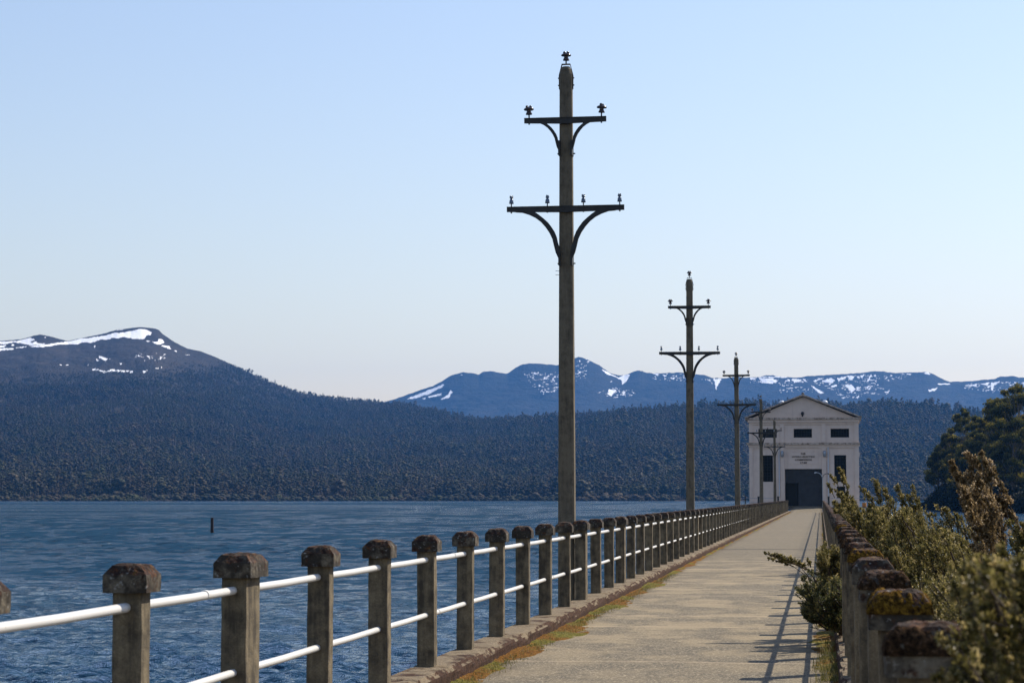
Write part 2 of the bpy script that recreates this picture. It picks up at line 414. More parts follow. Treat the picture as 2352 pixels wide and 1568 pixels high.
def m_water():
    b = NB('lake_water'); g = b.coord('World')
    def nz(sc, s, det, rough=.55, dist=0.0, rot=0.0):
        v = b.coord('World', sc); b.lastmap.inputs['Rotation'].default_value = (0, 0, rot)
        return b.noise(v, s, det, rough, dist)
    w1 = nz((.55, 1.0, 1), 1.0, 3, .55, .3, .12)
    w2 = nz((.7, 1.0, 1), 3.2, 3, .6, .2, -.2)
    w3 = nz((.6, 1, 1), .22, 3, .5, .3, .05)
    gust = b.ramp(nz((.25, 1.0, 1), .022, 4, .6), [(.35, .55), (.65, 1.0)])
    py = b.sep(b.n('ShaderNodeNewGeometry').outputs['Position'])[1]
    far = b.ramp(b.math('DIVIDE', py, 1000.0), [(.05, 0.0), (.16, 1.0)])
    far2 = b.ramp(b.math('DIVIDE', py, 1000.0), [(.18, 0.0), (.50, 1.0)])
    l1 = nz((.42, .16, 1), 1.0, 3, .6, .4, .15)
    l2 = nz((.16, .035, 1), 1.0, 4, .65, .3, .1)
    h = b.math('ADD', b.math('ADD', b.math('MULTIPLY', w1, .42), b.math('MULTIPLY', w2, .20)), b.math('MULTIPLY', w3, .5))
    h = b.math('ADD', h, b.math('MULTIPLY', b.math('MULTIPLY', l1, 3.2), far))
    h = b.math('ADD', h, b.math('MULTIPLY', b.math('MULTIPLY', l2, 9.0), far2))
    h = b.math('MULTIPLY', h, gust)
    nrm = b.bump(h, 1.0, 1.0)
    # white flecks far out: sun sparkle painted into the colour
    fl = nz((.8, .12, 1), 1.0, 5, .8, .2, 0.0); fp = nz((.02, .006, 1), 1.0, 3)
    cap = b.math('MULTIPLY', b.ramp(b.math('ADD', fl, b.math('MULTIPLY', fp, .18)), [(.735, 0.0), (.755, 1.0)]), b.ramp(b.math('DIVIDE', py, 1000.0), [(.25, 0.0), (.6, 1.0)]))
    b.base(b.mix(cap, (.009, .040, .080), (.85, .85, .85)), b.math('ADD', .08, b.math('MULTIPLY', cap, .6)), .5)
    ch = b.n('ShaderNodeAttribute', _attribute_name='painted_chop').outputs['Fac']
    cf = b.math('MULTIPLY', b.ramp(ch, [(.45, 1.0), (.56, 0.0)]), b.ramp(b.math('DIVIDE', py, 1000.0), [(.03, 0.25), (.11, 1.0)]))  # painted streaks that dim the reflection like darker wave faces
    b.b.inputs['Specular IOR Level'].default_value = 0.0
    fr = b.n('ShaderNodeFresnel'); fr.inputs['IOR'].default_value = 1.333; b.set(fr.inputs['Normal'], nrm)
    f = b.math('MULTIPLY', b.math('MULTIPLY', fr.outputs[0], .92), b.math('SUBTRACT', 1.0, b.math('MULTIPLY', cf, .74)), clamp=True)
    gl = b.n('ShaderNodeBsdfGlossy'); gl.inputs['Roughness'].default_value = .09; b.set(gl.inputs['Normal'], nrm)
    mx = b.n('ShaderNodeMixShader'); b.set(mx.inputs[0], f); b.set(mx.inputs[1], b.b.outputs[0]); b.set(mx.inputs[2], gl.outputs[0])
    b.set(b.out.inputs['Surface'], mx.outputs[0])
    return b.m
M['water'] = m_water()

# ---------------------------------------------------------------- large setting: water, terrain
WZ = -2.6
def water():
    # one sheet reaching past every shore, with real waves in the part near the walkway
    rows = []
    y = 3.0
    ys = [-400.0, -60.0, -10.0, 0.0]
    while y < 260: ys.append(y); y += max(.11, y * y / (2100 * 4.25) * .8)
    y = 260.0
    while y < 2300: ys.append(y); y += y * y / (2100 * 4.25) * .5
    ys += [2600, 3500, 9000]
    ys = np.array(ys)
    us = np.concatenate([[-60, -8, -2, -1, -.6], np.linspace(-.42, .20, 520), [.3, .6, 1, 2, 8, 60]])
    Yg, Ug = np.meshgrid(ys, us, indexing='ij')
    X = Ug * np.clip(Yg, 40, 420); X[Yg > 420] = (Ug * 420)[Yg > 420]
    X = np.where(np.abs(Ug) >= 60, np.sign(Ug) * 6000, X)
    X = np.where((np.abs(Ug) >= 8) & (np.abs(Ug) < 60), np.sign(Ug) * 3800, X)
    h = np.zeros_like(X)
    wr = np.random.default_rng(3)
    for lam, amp, n in ((4.2, .016, 6), (2.0, .030, 9), (1.0, .025, 13), (.52, .013, 14)):
        for k in range(n):
            l = lam * wr.uniform(.75, 1.35); th = wr.normal(1.75, .42); ph = wr.uniform(0, 6.28)
            q = (X * math.cos(th) + Yg * math.sin(th)) * 2 * math.pi / l + ph + 2.5 * (fbm(X * .07, Yg * .07, 2, k))
            foot = np.clip(Yg * Yg / (2100 * 4.25) * .8, .11, None)
            fade = np.clip((l / foot - 2.2) / 2.0, 0, 1)
            s = np.sin(q); h += amp * fade * (1 - np.abs(s)) ** 1.3 * 1.35 - amp * .5 * fade
    env = .6 + .9 * (fbm(X * .03, Yg * .06, 3, 9) + .5)
    h *= env * np.clip((320 - Yg) / 120, 0, 1) * np.clip((Yg - 1) / 4, 0, 1)
    h[np.abs(Ug) > .5] = 0
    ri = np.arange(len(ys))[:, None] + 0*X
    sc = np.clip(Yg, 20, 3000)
    painted_chop = .85*fbm(X*(60/sc**.9), ri*.6, 3, 51, .7) + .22*fbm(X*(8/sc**.9), ri*.16, 3, 57) + .25*fbm(X*.004, ri*.05, 3, 58)
    V = np.stack([X, Yg, WZ + h], -1).reshape(-1, 3)
    o = np_mesh('water', V, grid_faces(len(ys), len(us)), M['water'], smooth=True, attrs={'painted_chop': (painted_chop+.5).ravel()})
    tag(o, 'dark blue choppy lake water', kind='structure')
water()

def inpoly(px, py, poly):
    r = np.zeros(px.shape, bool); n = len(poly)
    for i in range(n):
        x0, y0 = poly[i]; x1, y1 = poly[(i+1) % n]
        c = ((y0 > py) != (y1 > py)) & (px < (x1-x0)*(py-y0)/((y1-y0) + 1e-9) + x0)
        r ^= c
    return r
Z9 = lambda p: [(x/5.235, (980 + y/3.92)/1.3355) for x, y in p]
Z7 = lambda p: [((1150 + x/2.045)/1.3355, (1050 + y/2.045)/1.3355) for x, y in p]
Z8 = lambda p: [((2300 + x/2.797)/1.3355, (1050 + y/2.797)/1.3355) for x, y in p]
SNOW_A = [Z9(p) for p in (
 [(330,318),(450,312),(560,298),(700,278),(830,262),(960,233),(1120,212),(1280,187),(1380,155),(1430,162),(1560,142),(1690,112),(1760,122),(1822,150),(1820,178),(1760,198),(1720,234),(1600,227),(1460,208),(1430,228),(1350,218),(1280,248),(1220,238),(1100,278),(1000,273),(940,293),(800,297),(700,298),(600,318),(500,333),(400,333)],
 [(0,266),(200,260),(290,238),(370,213),(420,240),(365,262),(380,277),(440,263),(445,285),(550,288),(500,302),(350,310),(290,294),(240,277),(150,277),(60,294),(0,292)],
 [(0,313),(60,303),(75,315),(30,337),(0,340)], [(0,345),(165,343),(165,360),(0,372)], [(200,333),(330,323),(290,336),(200,342)], [(135,292),(160,292),(172,316),(145,314)],
 [(1755,250),(1810,260),(1770,270)], [(1905,230),(1960,243),(1978,277),(1890,302),(1830,270),(1900,260)], [(1940,308),(2032,313),(2062,357),(1990,337)], [(2103,372),(2137,376),(2110,390)], [(2235,418),(2287,418),(2250,432)],
 [(1090,591),(1180,597),(1240,616),(1290,618),(1340,602),(1430,607),(1500,612),(1602,616),(1602,634),(1490,640),(1420,627),(1340,624),(1280,637),(1230,634),(1180,611),(1090,605)],
 [(1868,585),(1965,563),(1955,576),(1880,593)], [(1703,620),(1770,614),(1760,628),(1720,632)], [(1188,432),(1250,453),(1303,473),(1262,494),(1208,467)], [(1625,424),(1680,436),(1675,446)],[(1690,432),(1725,450),(1700,452)],[(1765,430),(1800,445),(1780,452)],
 [(1930,445),(1945,450),(1935,475),(1922,470)],[(1155,478),(1180,490),(1165,500)],[(1125,312),(1150,325),(1140,342)],[(710,540),(745,542),(740,552)],[(785,547),(830,543),(825,553)],[(1405,128),(1490,113),(1420,134)],[(1050,540),(1072,546),(1060,556)],[(1965,418),(1992,420),(1970,428)],[(530,208),(552,213),(540,222)],[(1740,514),(1755,518),(1745,524)],[(1440,524),(1460,528),(1445,534)],[(1615,550),(1632,554),(1620,558)])]
SNOW_B = [Z7(p) for p in (
 [(198,354),(300,312),(430,261),(437,271),(330,327),(240,354)], [(332,341),(422,316),(417,330),(345,346)], [(406,356),(450,335),(478,298),(487,315),(462,346),(420,359)],
 [(300,350),(318,345),(310,360)], [(1422,166),(1460,188),(1530,222),(1560,203),(1600,203),(1582,237),(1555,264),(1548,237),(1500,213),(1450,197)],
 [(1740,193),(1785,200),(1775,210)], [(1800,200),(1830,207),(1815,214)], [(1850,220),(1885,222),(1870,230)],[(2125,228),(2177,230),(2152,266),(2140,302),(2133,262)], [(1468,293),(1512,300),(1482,338),(1462,322)],[(1548,312),(1575,308),(1560,326)],[(1470,245),(1490,243),(1480,250)],
 [(540,202),(556,204),(545,208)],[(1335,112),(1350,118),(1340,124)])] + [Z8(p) for p in (
 [(78,303),(200,308),(242,335),(190,352),(110,347)], [(60,291),(320,296),(318,303),(60,297)], [(0,300),(55,305),(50,318),(0,312)], [(320,315),(345,318),(335,334)], [(358,314),(452,316),(420,342),(380,342)], [(450,312),(478,318),(495,346)],
 [(538,330),(645,300),(560,337)], [(615,332),(700,303),(732,320),(712,347),(640,342)], [(750,310),(835,288),(820,310),(760,330)], [(836,283),(897,288),(880,322),(848,316)], [(910,290),(945,290),(940,312)], [(950,285),(985,275),(965,305)], [(1003,332),(1040,272),(1047,285),(1017,337)], [(1065,280),(1085,275),(1078,298)],
 [(695,372),(740,360),(750,372),(710,382)],[(820,365),(870,360),(905,400),(880,425),(850,405)],[(523,366),(560,383),(637,432),(600,442),(558,402)], [(1478,260),(1530,256),(1552,276),(1500,268)], [(1613,352),(1722,353),(1720,361),(1615,361)], [(1528,405),(1612,388),(1590,414),(1535,422)],[(1340,265),(1390,268),(1370,277)],
 [(1833,370),(1942,360),(1952,380),(1900,372)], [(1978,355),(2062,340),(2042,367)], [(2068,348),(2148,333),(2110,362),(2092,372),(2085,422),(2072,400)], [(1010,400),(1040,385),(1025,405)],[(1160,430),(1200,412),(1180,435)],[(780,470),(825,472),(800,480)],[(870,470),(900,462),(885,476)],[(915,465),(942,455),(925,484)],[(2190,340),(2225,338),(2200,347)],[(1088,362),(1108,357),(1098,372)],[(1167,297),(1182,299),(1170,303)])]

ZONE_A = [Z9([(1150,420),(1320,440),(1320,510),(1150,505)]), Z9([(1600,400),(1990,400),(1990,520),(1800,560),(1620,470)]), Z9([(700,535),(860,535),(860,560),(700,560)])]
ZONE_B = [Z7([(925,190),(1150,180),(1150,300),(1060,330),(980,260)]), Z7([(1250,120),(1320,90),(1370,110),(1320,220),(1255,240)]), Z7([(1380,320),(1520,280),(1620,300),(1640,330),(1480,350)]), Z7([(1700,185),(1960,195),(1950,250),(1750,230)]), Z7([(2040,230),(2120,225),(2120,260)]),
          Z8([(520,320),(640,300),(900,280),(1080,270),(1120,300),(1060,400),(940,480),(780,470),(700,400),(560,360)]), Z8([(1120,290),(1330,260),(1380,300),(1180,330)]), Z8([(0,300),(120,300),(520,320),(500,350),(260,360),(0,340)]), Z8([(1830,350),(2352,330),(2352,400),(2100,430),(1840,400)]), Z8([(1000,370),(1220,400),(1200,440),(1000,450)]), Z8([(240,350),(560,380),(540,430),(260,430)])]
def polar_terrain(name, sky_pts, xs, rows, shore_y, r0, r1f, ypow, mat, snow, seed, amp, back, crestamp=.6):
    sx = np.array([p[0] for p in sky_pts], float); sy = np.array([p[1] for p in sky_pts], float)
    yk = np.interp(xs, sx, sy)
    def smooth(v, wpx):
        k = np.arange(-6, 7)/6.0; out = 0; ws = 0
        for q in k: out = out + np.interp(xs + q*wpx, xs, v)*math.exp(-q*q*2); ws += math.exp(-q*q*2)
        return out/ws
    ykw = smooth(smooth(yk, 60), 60)[None, :]
    yk = smooth(yk, 5) + fbm(xs*.13, xs*0, 3, seed+50) * 2.0 * crestamp
    t = rows
    T, X = np.meshgrid(t, xs, indexing='ij'); YK = yk[None, :]
    r1 = r1f(xs)[None, :]
    Rr = r0 + (r1 - r0) * T
    Yp = shore_y + ((ykw*(1-T**7) + YK*T**7) - shore_y) * T ** ypow
    env = np.sin(np.pi * T) ** .8
    wx = X * .011; wy = (Yp - 700) * .028
    Yp = Yp + amp * env * fbm(wx + wy * .9, wy * 1.5 - wx * .35, 5, seed, .6) * 1.5
    P = at_r(X, Yp, Rr)
    V = [P.reshape(-1, 3)]; nr = len(t)
    # the far side of the ridge goes down again
    for k, (dr, dz) in enumerate(back):
        Q = at_r(xs, yk, r1f(xs) + dr); top = P[-1]
        Q[:, 2] = WZ + (top[:, 2] - WZ) * dz
        V.append(Q); nr += 1
    V = np.concatenate(V)
    s = np.zeros(T.shape)
    jx = X + fbm(X*.25, Yp*.5, 3, seed+7)*5; jy = Yp + fbm(X*.22, Yp*.5, 3, seed+8)*3.0
    for p in snow: s = np.maximum(s, inpoly(jx, jy, p) * 1.0)
    sp = fbm(X*.17 + Yp*.16, Yp*.42 - X*.06, 4, seed+12, .75)
    for p in (ZONE_A if name == 'hills' else ZONE_B): s = np.maximum(s, (inpoly(jx, jy, p) & (sp > (.21 if name == 'hills' else .15))) * 1.0)
    S = np.concatenate([s.ravel(), np.zeros(len(V) - s.size)])
    o = np_mesh(name, V, grid_faces(nr, len(xs)), mat, smooth=True, attrs={'snow': S})
    return o, P, s, X, Yp, Rr

SKY_A = [(-900,840),(-500,800),(-200,800),(-40,787),(0,783),(50,779),(80,770),(92,768),(110,771),(155,783),(190,776),(230,768),(270,757),(300,753),(325,751),(350,753),(365,757),(372,766),(400,785),(430,800),(460,806),(500,822),(560,850),(620,878),(690,902),(760,914),(830,921),(870,925),(900,928),(950,936),(1000,948),(1050,956),(1090,966),(1140,967),(1200,960),(1260,962),(1330,957),(1400,949),(1470,946),(1560,938),(1640,934),(1720,930),(1800,930),(1900,932),(2000,930),(2060,932),(2120,936),(2200,946),(2270,960),(2352,972),(2600,990),(3100,1000)]
SKY_B = [(500,1000),(700,960),(800,940),(880,923),(905,917),(950,901),(1000,884),(1020,872),(1035,862),(1060,855),(1085,856),(1100,860),(1108,854),(1130,852),(1150,856),(1165,857),(1180,848),(1195,838),(1215,834),(1245,836),(1280,838),(1300,829),(1318,822),(1330,819),(1345,823),(1360,831),(1378,839),(1400,856),(1420,861),(1435,862),(1450,855),(1468,850),(1485,856),(1510,857),(1560,855),(1600,859),(1620,862),(1640,868),(1665,868),(1690,865),(1720,867),(1745,866),(1755,862),(1775,861),(1790,865),(1830,867),(1850,864),(1900,861),(1960,857),(1990,855),(2000,852),(2025,852),(2050,856),(2100,855),(2125,854),(2140,857),(2155,865),(2180,876),(2210,876),(2250,873),(2285,870),(2295,865),(2325,863),(2340,866),(2360,868),(2500,880),(2700,860),(3100,900),(3600,960)]
xsA = np.concatenate([np.arange(-900, -20, 8), np.arange(-20, 440, 1.3), np.arange(440, 3100, 5)])
tA = np.concatenate([np.linspace(0, .8, 120)[:-1], np.linspace(.8, 1, 70)])
rA = lambda x: np.interp(x, [-900, 300, 560, 900, 1100, 1400, 2000, 3100], [6200, 6500, 6300, 5600, 5000, 4300, 4200, 4000])
hillO, PA, sA, XA, YA, RA = polar_terrain('hills', SKY_A, xsA, tA, 1151.5, 2240, rA, .92, M['hill'], SNOW_A, 11, 27, [(150, .93), (600, .5), (1100, 0)])
tag(hillO, 'forested slopes rising from the far shore to a snow-streaked dome on the left', kind='structure')
xsB = np.concatenate([np.arange(500, 870, 6), np.arange(870, 2370, 1.5), np.arange(2370, 3600, 10)])
tB = np.concatenate([np.linspace(0, .55, 25)[:-1], np.linspace(.55, 1, 110)])
rB = lambda x: np.interp(x, [500, 3600], [11500, 11300])
rangeO, PB, sB, XB, YB, RB = polar_terrain('mountains', SKY_B, xsB, tB, 1060, 9600, rB, 1.0, M['range'], SNOW_B, 23, 15, [(150, .93), (500, .6), (900, 0)], 1.2)
tag(rangeO, 'far blue mountain range streaked with snow', kind='structure')

# ---------------------------------------------------------------- far forest (one mass of instanced trees)
def fb3(V, s, seed, oct=3): 
    return (fbm(V[:,0]*s+V[:,2]*s*.7, V[:,1]*s-V[:,2]*s*.5, oct, seed) + fbm(V[:,2]*s+3.1, V[:,0]*s-V[:,1]*s, oct, seed+5))*.7
def ico():
    import bmesh
    bm = bmesh.new(); bmesh.ops.create_icosphere(bm, subdivisions=2, radius=1.0)
    v = np.array([tuple(x.co) for x in bm.verts]); f = [tuple(q.index for q in x.verts) for x in bm.faces]; bm.free()
    return v, f
ICO = ico()
def tree_proto(k, h, wdt, n, nb=6, r0=.2):
    r = np.random.default_rng(100 + k); V = []; F = []; A = []; MI = []
    for a_, z0, z1, ra, rb in ((0, 0, h*.9, .30, .08),):
        for z, rr in ((z0, ra), (z1, rb)):
            for a in range(4): V.append((rr*math.cos(a*1.57), rr*math.sin(a*1.57), z)); A.append(.3)
        for q in range(4): F += [(q, (q+1) % 4, 4+(q+1) % 4), (q, 4+(q+1) % 4, 4+q)]; MI += [1, 1]
    cl = []
    for i in range(nb):
        f = (i+.5)/nb; ang = i*2.4 + r.normal(0, .4); rad = wdt*.30*math.sin(math.pi*min(1, .25+f*.72))
        cl.append((rad*math.cos(ang), rad*math.sin(ang), h*(.38+.55*f), wdt*r.uniform(.8, 1.2)*r0))
    for (cx, cy_, cz, cr) in cl:
        b = len(V); vv = ICO[0].copy(); nn = 1 + .9*fb3(vv*cr, .9/cr*1.6, k*9+b % 97, 3)
        P = vv*nn[:, None]*np.array([cr*1.15, cr*1.15, cr*.72]) + np.array([cx, cy_, cz])
        for q, p in enumerate(P): V.append(tuple(p)); A.append(float(np.clip(vv[q][2]*.4 + .35 + r.normal(0, .12), 0, 1)))  # upper side of each foliage blob painted lighter, like top light
        for f_ in ICO[1]: F.append(tuple(b+q for q in f_)); MI.append(0)
    for i in range(n):
        c = cl[r.integers(len(cl))]; d = r.normal(size=3); d /= np.linalg.norm(d)
        p = np.array(c[:3]) + d*c[3]*np.array([1.3, 1.3, .9])*r.uniform(.8, 1.15)
        u = r.normal(size=3); u /= np.linalg.norm(u); v = np.cross(u, r.normal(size=3)); v /= np.linalg.norm(v)
        s_ = wdt*r.uniform(.04, .09); b = len(V)
        for q_ in (-u - v*.5, u*.9 - v*.4, v): V.append(tuple(p + q_*s_)); A.append(float(np.clip(.5 + r.normal(0, .2), 0, 1)))
        F.append((b, b+1, b+2)); MI.append(0)
    return np_mesh('forest_tree_shape', V, F, [M['forest'], M['deadwood']], attrs={'leaf_tone': A}, midx=MI, link=False)
protos = [tree_proto(0, 19, 10, 70), tree_proto(1, 23, 8, 60, 7, .19), tree_proto(2, 15, 12, 80, 6, .22), tree_proto(3, 22, 7, 26, 3, .12), tree_proto(4, 6, 9, 40, 5, .22)]

def forest():
    r = np.random.default_rng(5)
    nr, nc = PA.shape[0], PA.shape[1]
    pts = []; scl = []; idx = []
    # area-weighted sampling of terrain quads
    p00 = PA[:-1, :-1]; p10 = PA[1:, :-1]; p01 = PA[:-1, 1:]
    area = np.linalg.norm(np.cross(p10 - p00, p01 - p00), axis=-1)
    xq = XA[:-1, :-1]; yq = YA[:-1, :-1]; inview = (xq > -260) & (xq < 2700)
    tq = np.broadcast_to(tA[:-1, None], xq.shape)
    ridge_y = np.interp(xq, [-100, 0, 150, 380, 430, 480, 520, 3000], [828, 826, 836, 822, 816, 808, 795, 0])
    jag = fbm(xq*.03, yq*.08, 3, 77)*34
    dens = np.where(yq > ridge_y + jag, 1.0, 0.0) * inview
    dens *= np.clip(1.25 - .55*tq, .5, 1.2)
    dens = dens * (sA[:-1, :-1] < .5)
    lam = area * dens / (50.0 - 8*tq)
    lam = lam * np.clip(.55 + 2.2*(fbm(PA[:-1,:-1,0]*.02, PA[:-1,:-1,1]*.02, 3, 91)+.25), .35, 1.6)
    cnt = r.poisson(lam)
    ii, jj = np.nonzero(cnt); rep = cnt[ii, jj]
    ii = np.repeat(ii, rep); jj = np.repeat(jj, rep)
    a = r.random(len(ii))[:, None]; b = r.random(len(ii))[:, None]
    P = PA[ii, jj]*(1-a)*(1-b) + PA[ii+1, jj]*a*(1-b) + PA[ii, jj+1]*(1-a)*b + PA[ii+1, jj+1]*a*b
    t = tq[ii, jj]; xx = xq[ii, jj]
    s = np.clip(np.exp(r.normal(-.50, .30, len(P))) * (1 + .9*fbm(P[:, 0]*.008, P[:, 1]*.008, 3, 93)), .3, 1.5) * np.clip((yq[ii, jj] - ridge_y[ii, jj] - jag[ii, jj])/70, .2, 1) * np.where(xx < 900, 1.0 - .38*t, 1.0 - .12*t)
    k = r.choice(4, len(P), p=[.32, .25, .21, .22])
    k = np.where(t < .012, 4, k); k = np.where(P[:, 1] < 0, 4, k)
    P[:, 2] -= .6
    print('forest instances', len(P))
    me = bpy.data.meshes.new('far_forest'); me.vertices.add(len(P)); me.vertices.foreach_set('co', P.astype(np.float32).ravel())
    for nme, arr, ty in (('scl', s, 'FLOAT'), ('rot', r.uniform(0, 6.28, len(P)), 'FLOAT')):
        at = me.attributes.new(nme, ty, 'POINT'); at.data.foreach_set('value', arr.astype(np.float32))
    at = me.attributes.new('idx', 'INT', 'POINT'); at.data.foreach_set('value', k.astype(np.int32))
    o = bpy.data.objects.new('forest', me); C.objects.link(o)
    tag(o, 'dense grey green eucalypt forest covering the far slopes', kind='stuff')
    ng = bpy.data.node_groups.new('forest_instances', 'GeometryNodeTree')
    ng.interface.new_socket('Geometry', in_out='INPUT', socket_type='NodeSocketGeometry')
    ng.interface.new_socket('Geometry', in_out='OUTPUT', socket_type='NodeSocketGeometry')
    gi = ng.nodes.new('NodeGroupInput'); go = ng.nodes.new('NodeGroupOutput')
    iop = ng.nodes.new('GeometryNodeInstanceOnPoints')
    g2i = ng.nodes.new('GeometryNodeGeometryToInstance')
    for pr in reversed(protos):
        oi = ng.nodes.new('GeometryNodeObjectInfo'); oi.inputs['Object'].default_value = pr
        oi.transform_space = 'ORIGINAL'
        ng.links.new(oi.outputs['Geometry'], g2i.inputs[0])
    def attr(nm, ty):
        a = ng.nodes.new('GeometryNodeInputNamedAttribute'); a.data_type = ty; a.inputs['Name'].default_value = nm
        return a.outputs['Attribute']
    ng.links.new(gi.outputs[0], iop.inputs['Points']); ng.links.new(g2i.outputs[0], iop.inputs['Instance'])
    iop.inputs['Pick Instance'].default_value = True
    ng.links.new(attr('idx', 'INT'), iop.inputs['Instance Index'])
    cx = ng.nodes.new('ShaderNodeCombineXYZ'); ng.links.new(attr('rot', 'FLOAT'), cx.inputs[2])
    ng.links.new(cx.outputs[0], iop.inputs['Rotation'])
    ng.links.new(attr('scl', 'FLOAT'), iop.inputs['Scale'])
    ng.links.new(iop.outputs[0], go.inputs[0])
    md = o.modifiers.new('forest', 'NODES'); md.node_group = ng
forest()

# ---------------------------------------------------------------- walkway
S = 2.05; Y_END = 226.0; Y_START = -6.0
XL, XR = -3.42, 0.21                # inner faces of the posts
KH = .15
def road():
    ys = np.concatenate([np.arange(Y_START, 66.95, .5), [66.97]])
    def strip(ys_, name):
        V = []; 
        xs = np.linspace(-3.30, .16, 8)
        for y in ys_:
            for x in xs: V.append((x, y, zroad(y) + .012*math.cos((x+1.57)*.9)))
        return V, grid_faces(len(ys_), len(xs))
    V1, F1 = strip(ys, '')
    V2, F2 = strip(np.concatenate([[67.06], np.arange(67.5, 246.5, .5)]), '')
    n = len(V1)
    o = np_mesh('road', np.concatenate([V1, V2]), np.concatenate([F1, F2 + n]), M['asphalt'], smooth=True)
    tag(o, 'sand-coloured asphalt walkway surface', kind='structure')
def zroad(y): 
    return 0.0 if y < 231 else min(.58, (y - 231) * .58 / 13.0)
road()
def deck():
    b = MB()
    b.box(-3.62, .62, Y_START, 246.4, -.55, -.02)
    for y in np.arange(2, 246, 8.2):
        b.box(-3.4, -2.9, y-.25, y+.25, WZ-2.5, -.55); b.box(-.3, .35, y-.25, y+.25, WZ-2.5, -.55)
        b.box(-3.55, .55, y-.3, y+.3, -.95, -.553)
    tag(b.build('causeway', M['pier']), 'concrete walkway deck on piers in the lake', kind='structure')
deck()
def kerb(x_in, x_out, y0, y1, seed):
    # x_in faces the road; lumpy, chipped upper edge; block joints as notches
    yy = [y0]; 
    while yy[-1] < y1:
        y = yy[-1]; yy.append(y + max(.03, min(.5, y*y/(2100*1.65)*.9 if y > 0 else .2)))
    yy = np.array(yy)
    sg = 1 if x_out > x_in else -1
    wd = abs(x_out - x_in)
    prof = [(0, -.03), (.002, .0), (.004, .03), (.004, .06), (.006, .09), (.012, .115), (.03, .14), (.055, .15), (.09, .153), (.14, .153), (.2, .152), (wd-.02, .15), (wd, .13), (wd, -.3)]
    P = np.array(prof); Y, J = np.meshgrid(yy, np.arange(len(P)), indexing='ij')
    px = P[:, 0][None, :] + 0*Y; pz = P[:, 1][None, :] + 0*Y
    n1 = fbm(Y*2.2, J*.7, 4, seed); n2 = fbm(Y*.6, J*.2, 3, seed+1)
    edge = np.exp(-((J - 6)/2.2)**2)
    near = np.clip((90 - Y)/60, 0, 1)
    px = px + edge*(.05*np.clip(n1+.12, 0, 1) + .04*n2)*near + (J < 11)*.012*n1*near
    pz = pz - edge*(.06*np.clip(n1+.1, 0, 1))*near + (J > 7)*(J < 11)*.01*n2*near
    ph = (Y / 1.37) % 1.0; jt = np.exp(-((ph-.5)/.012)**2) * ((J > 0) & (J < 12))
    px = px + jt*.02; pz = pz - jt*.03
    V = np.stack([x_in + sg*px, Y, pz + 0], -1).reshape(-1, 3)
    F = grid_faces(len(yy), len(P))
    if sg > 0: F = F[:, ::-1]
    return V, F
V, F = kerb(-3.24, -3.62, Y_START, 229.5, 31)
tag(np_mesh('kerb', V, F, M['kerb']), 'mossy chipped kerb under the lake-side railing', kind='structure')
V, F = kerb(.14, .62, Y_START, 229.5, 41)
tag(np_mesh('kerb', V, F, M['kerb']), 'kerb under the right-hand railing', kind='structure')

def moss_strip(xe, sg, wf, seed, name, label, hh=.05):
    yy = [4.0]
    while yy[-1] < 228: yy.append(yy[-1] + max(.025, yy[-1]**2/(2100*1.65)*.7))
    yy = np.array(yy); tt = np.linspace(0, 1, 15)
    Y, T = np.meshgrid(yy, tt, indexing='ij')
    wd = wf(Y) * (.35 + 1.5*np.clip(fbm(Y*.35, Y*0, 3, seed)+.5, 0, 1))
    X = xe + sg*(T*wd - .03)
    env = np.clip(1 - T*1.15, -.2, 1)
    n = fbm(X*14, Y*10, 4, seed+3, .65); n2 = fbm(X*2, Y*.9, 3, seed+5)
    z = hh*(env*.65 + n*.9 + n2*1.1 - .12) - .002
    z = np.where(T > .95, -.03, z)
    V = np.stack([X, Y, z + .004], -1).reshape(-1, 3)
    F = grid_faces(len(yy), len(tt))
    if sg < 0: F = F[:, ::-1]
    tag(np_mesh(name, V, F, M['moss'], smooth=True), label, kind='stuff')
moss_strip(-3.25, 1, lambda y: np.interp(y, [4, 12, 30, 50, 60, 230], [.34, .36, .34, .24, .16, .13]), 61, 'moss', 'orange and green moss along the foot of the left kerb')
moss_strip(.15, -1, lambda y: np.interp(y, [4, 15, 30, 60, 230], [.40, .42, .32, .18, .13]), 71, 'moss', 'orange and green moss along the foot of the right kerb')

def tufts(n, fx, fy, hr, seed, name, label, mat, wdt=.004, kind='stuff', zf=lambda x, y: 0.0):
    r = np.random.default_rng(seed); V = []; F = []; A = []
    for i in range(n):
        x, y = fx(r), fy(r); a = r.uniform(0, 6.28); h = r.uniform(*hr); ln = h*r.uniform(.2, .8)
        dx, dy = math.cos(a), math.sin(a); wx, wy = -dy*wdt, dx*wdt; b = len(V); z = zf(x, y); c = r.random()
        V += [(x-wx, y-wy, z), (x+wx, y+wy, z), (x+dx*ln*.4+wx*.7, y+dy*ln*.4+wy*.7, z+h*.6), (x+dx*ln*.4-wx*.7, y+dy*ln*.4-wy*.7, z+h*.6)]
        V += [(x+dx*ln+wx*.1, y+dy*ln+wy*.1, z+h), (x+dx*ln-wx*.1, y+dy*ln-wy*.1, z+h)]
        F += [(b, b+1, b+2, b+3), (b+3, b+2, b+4, b+5)]; A += [c]*6
    return tag(np_mesh(name, V, F, mat, attrs={'leaf_tone': A}), label, kind=kind)
cent = [(random.uniform(-.03, .15), random.uniform(13, 24)) for _ in range(46)]
def _pick(r): tufts.c = cent[r.integers(len(cent))]; return tufts.c[0] + r.normal(0, .035)
tufts(1300, _pick, lambda r: tufts.c[1] + r.normal(0, .12), (.02, .11), 9, 'grass', 'grass tufts along the foot of the right-hand railing', M['grass'], .003)
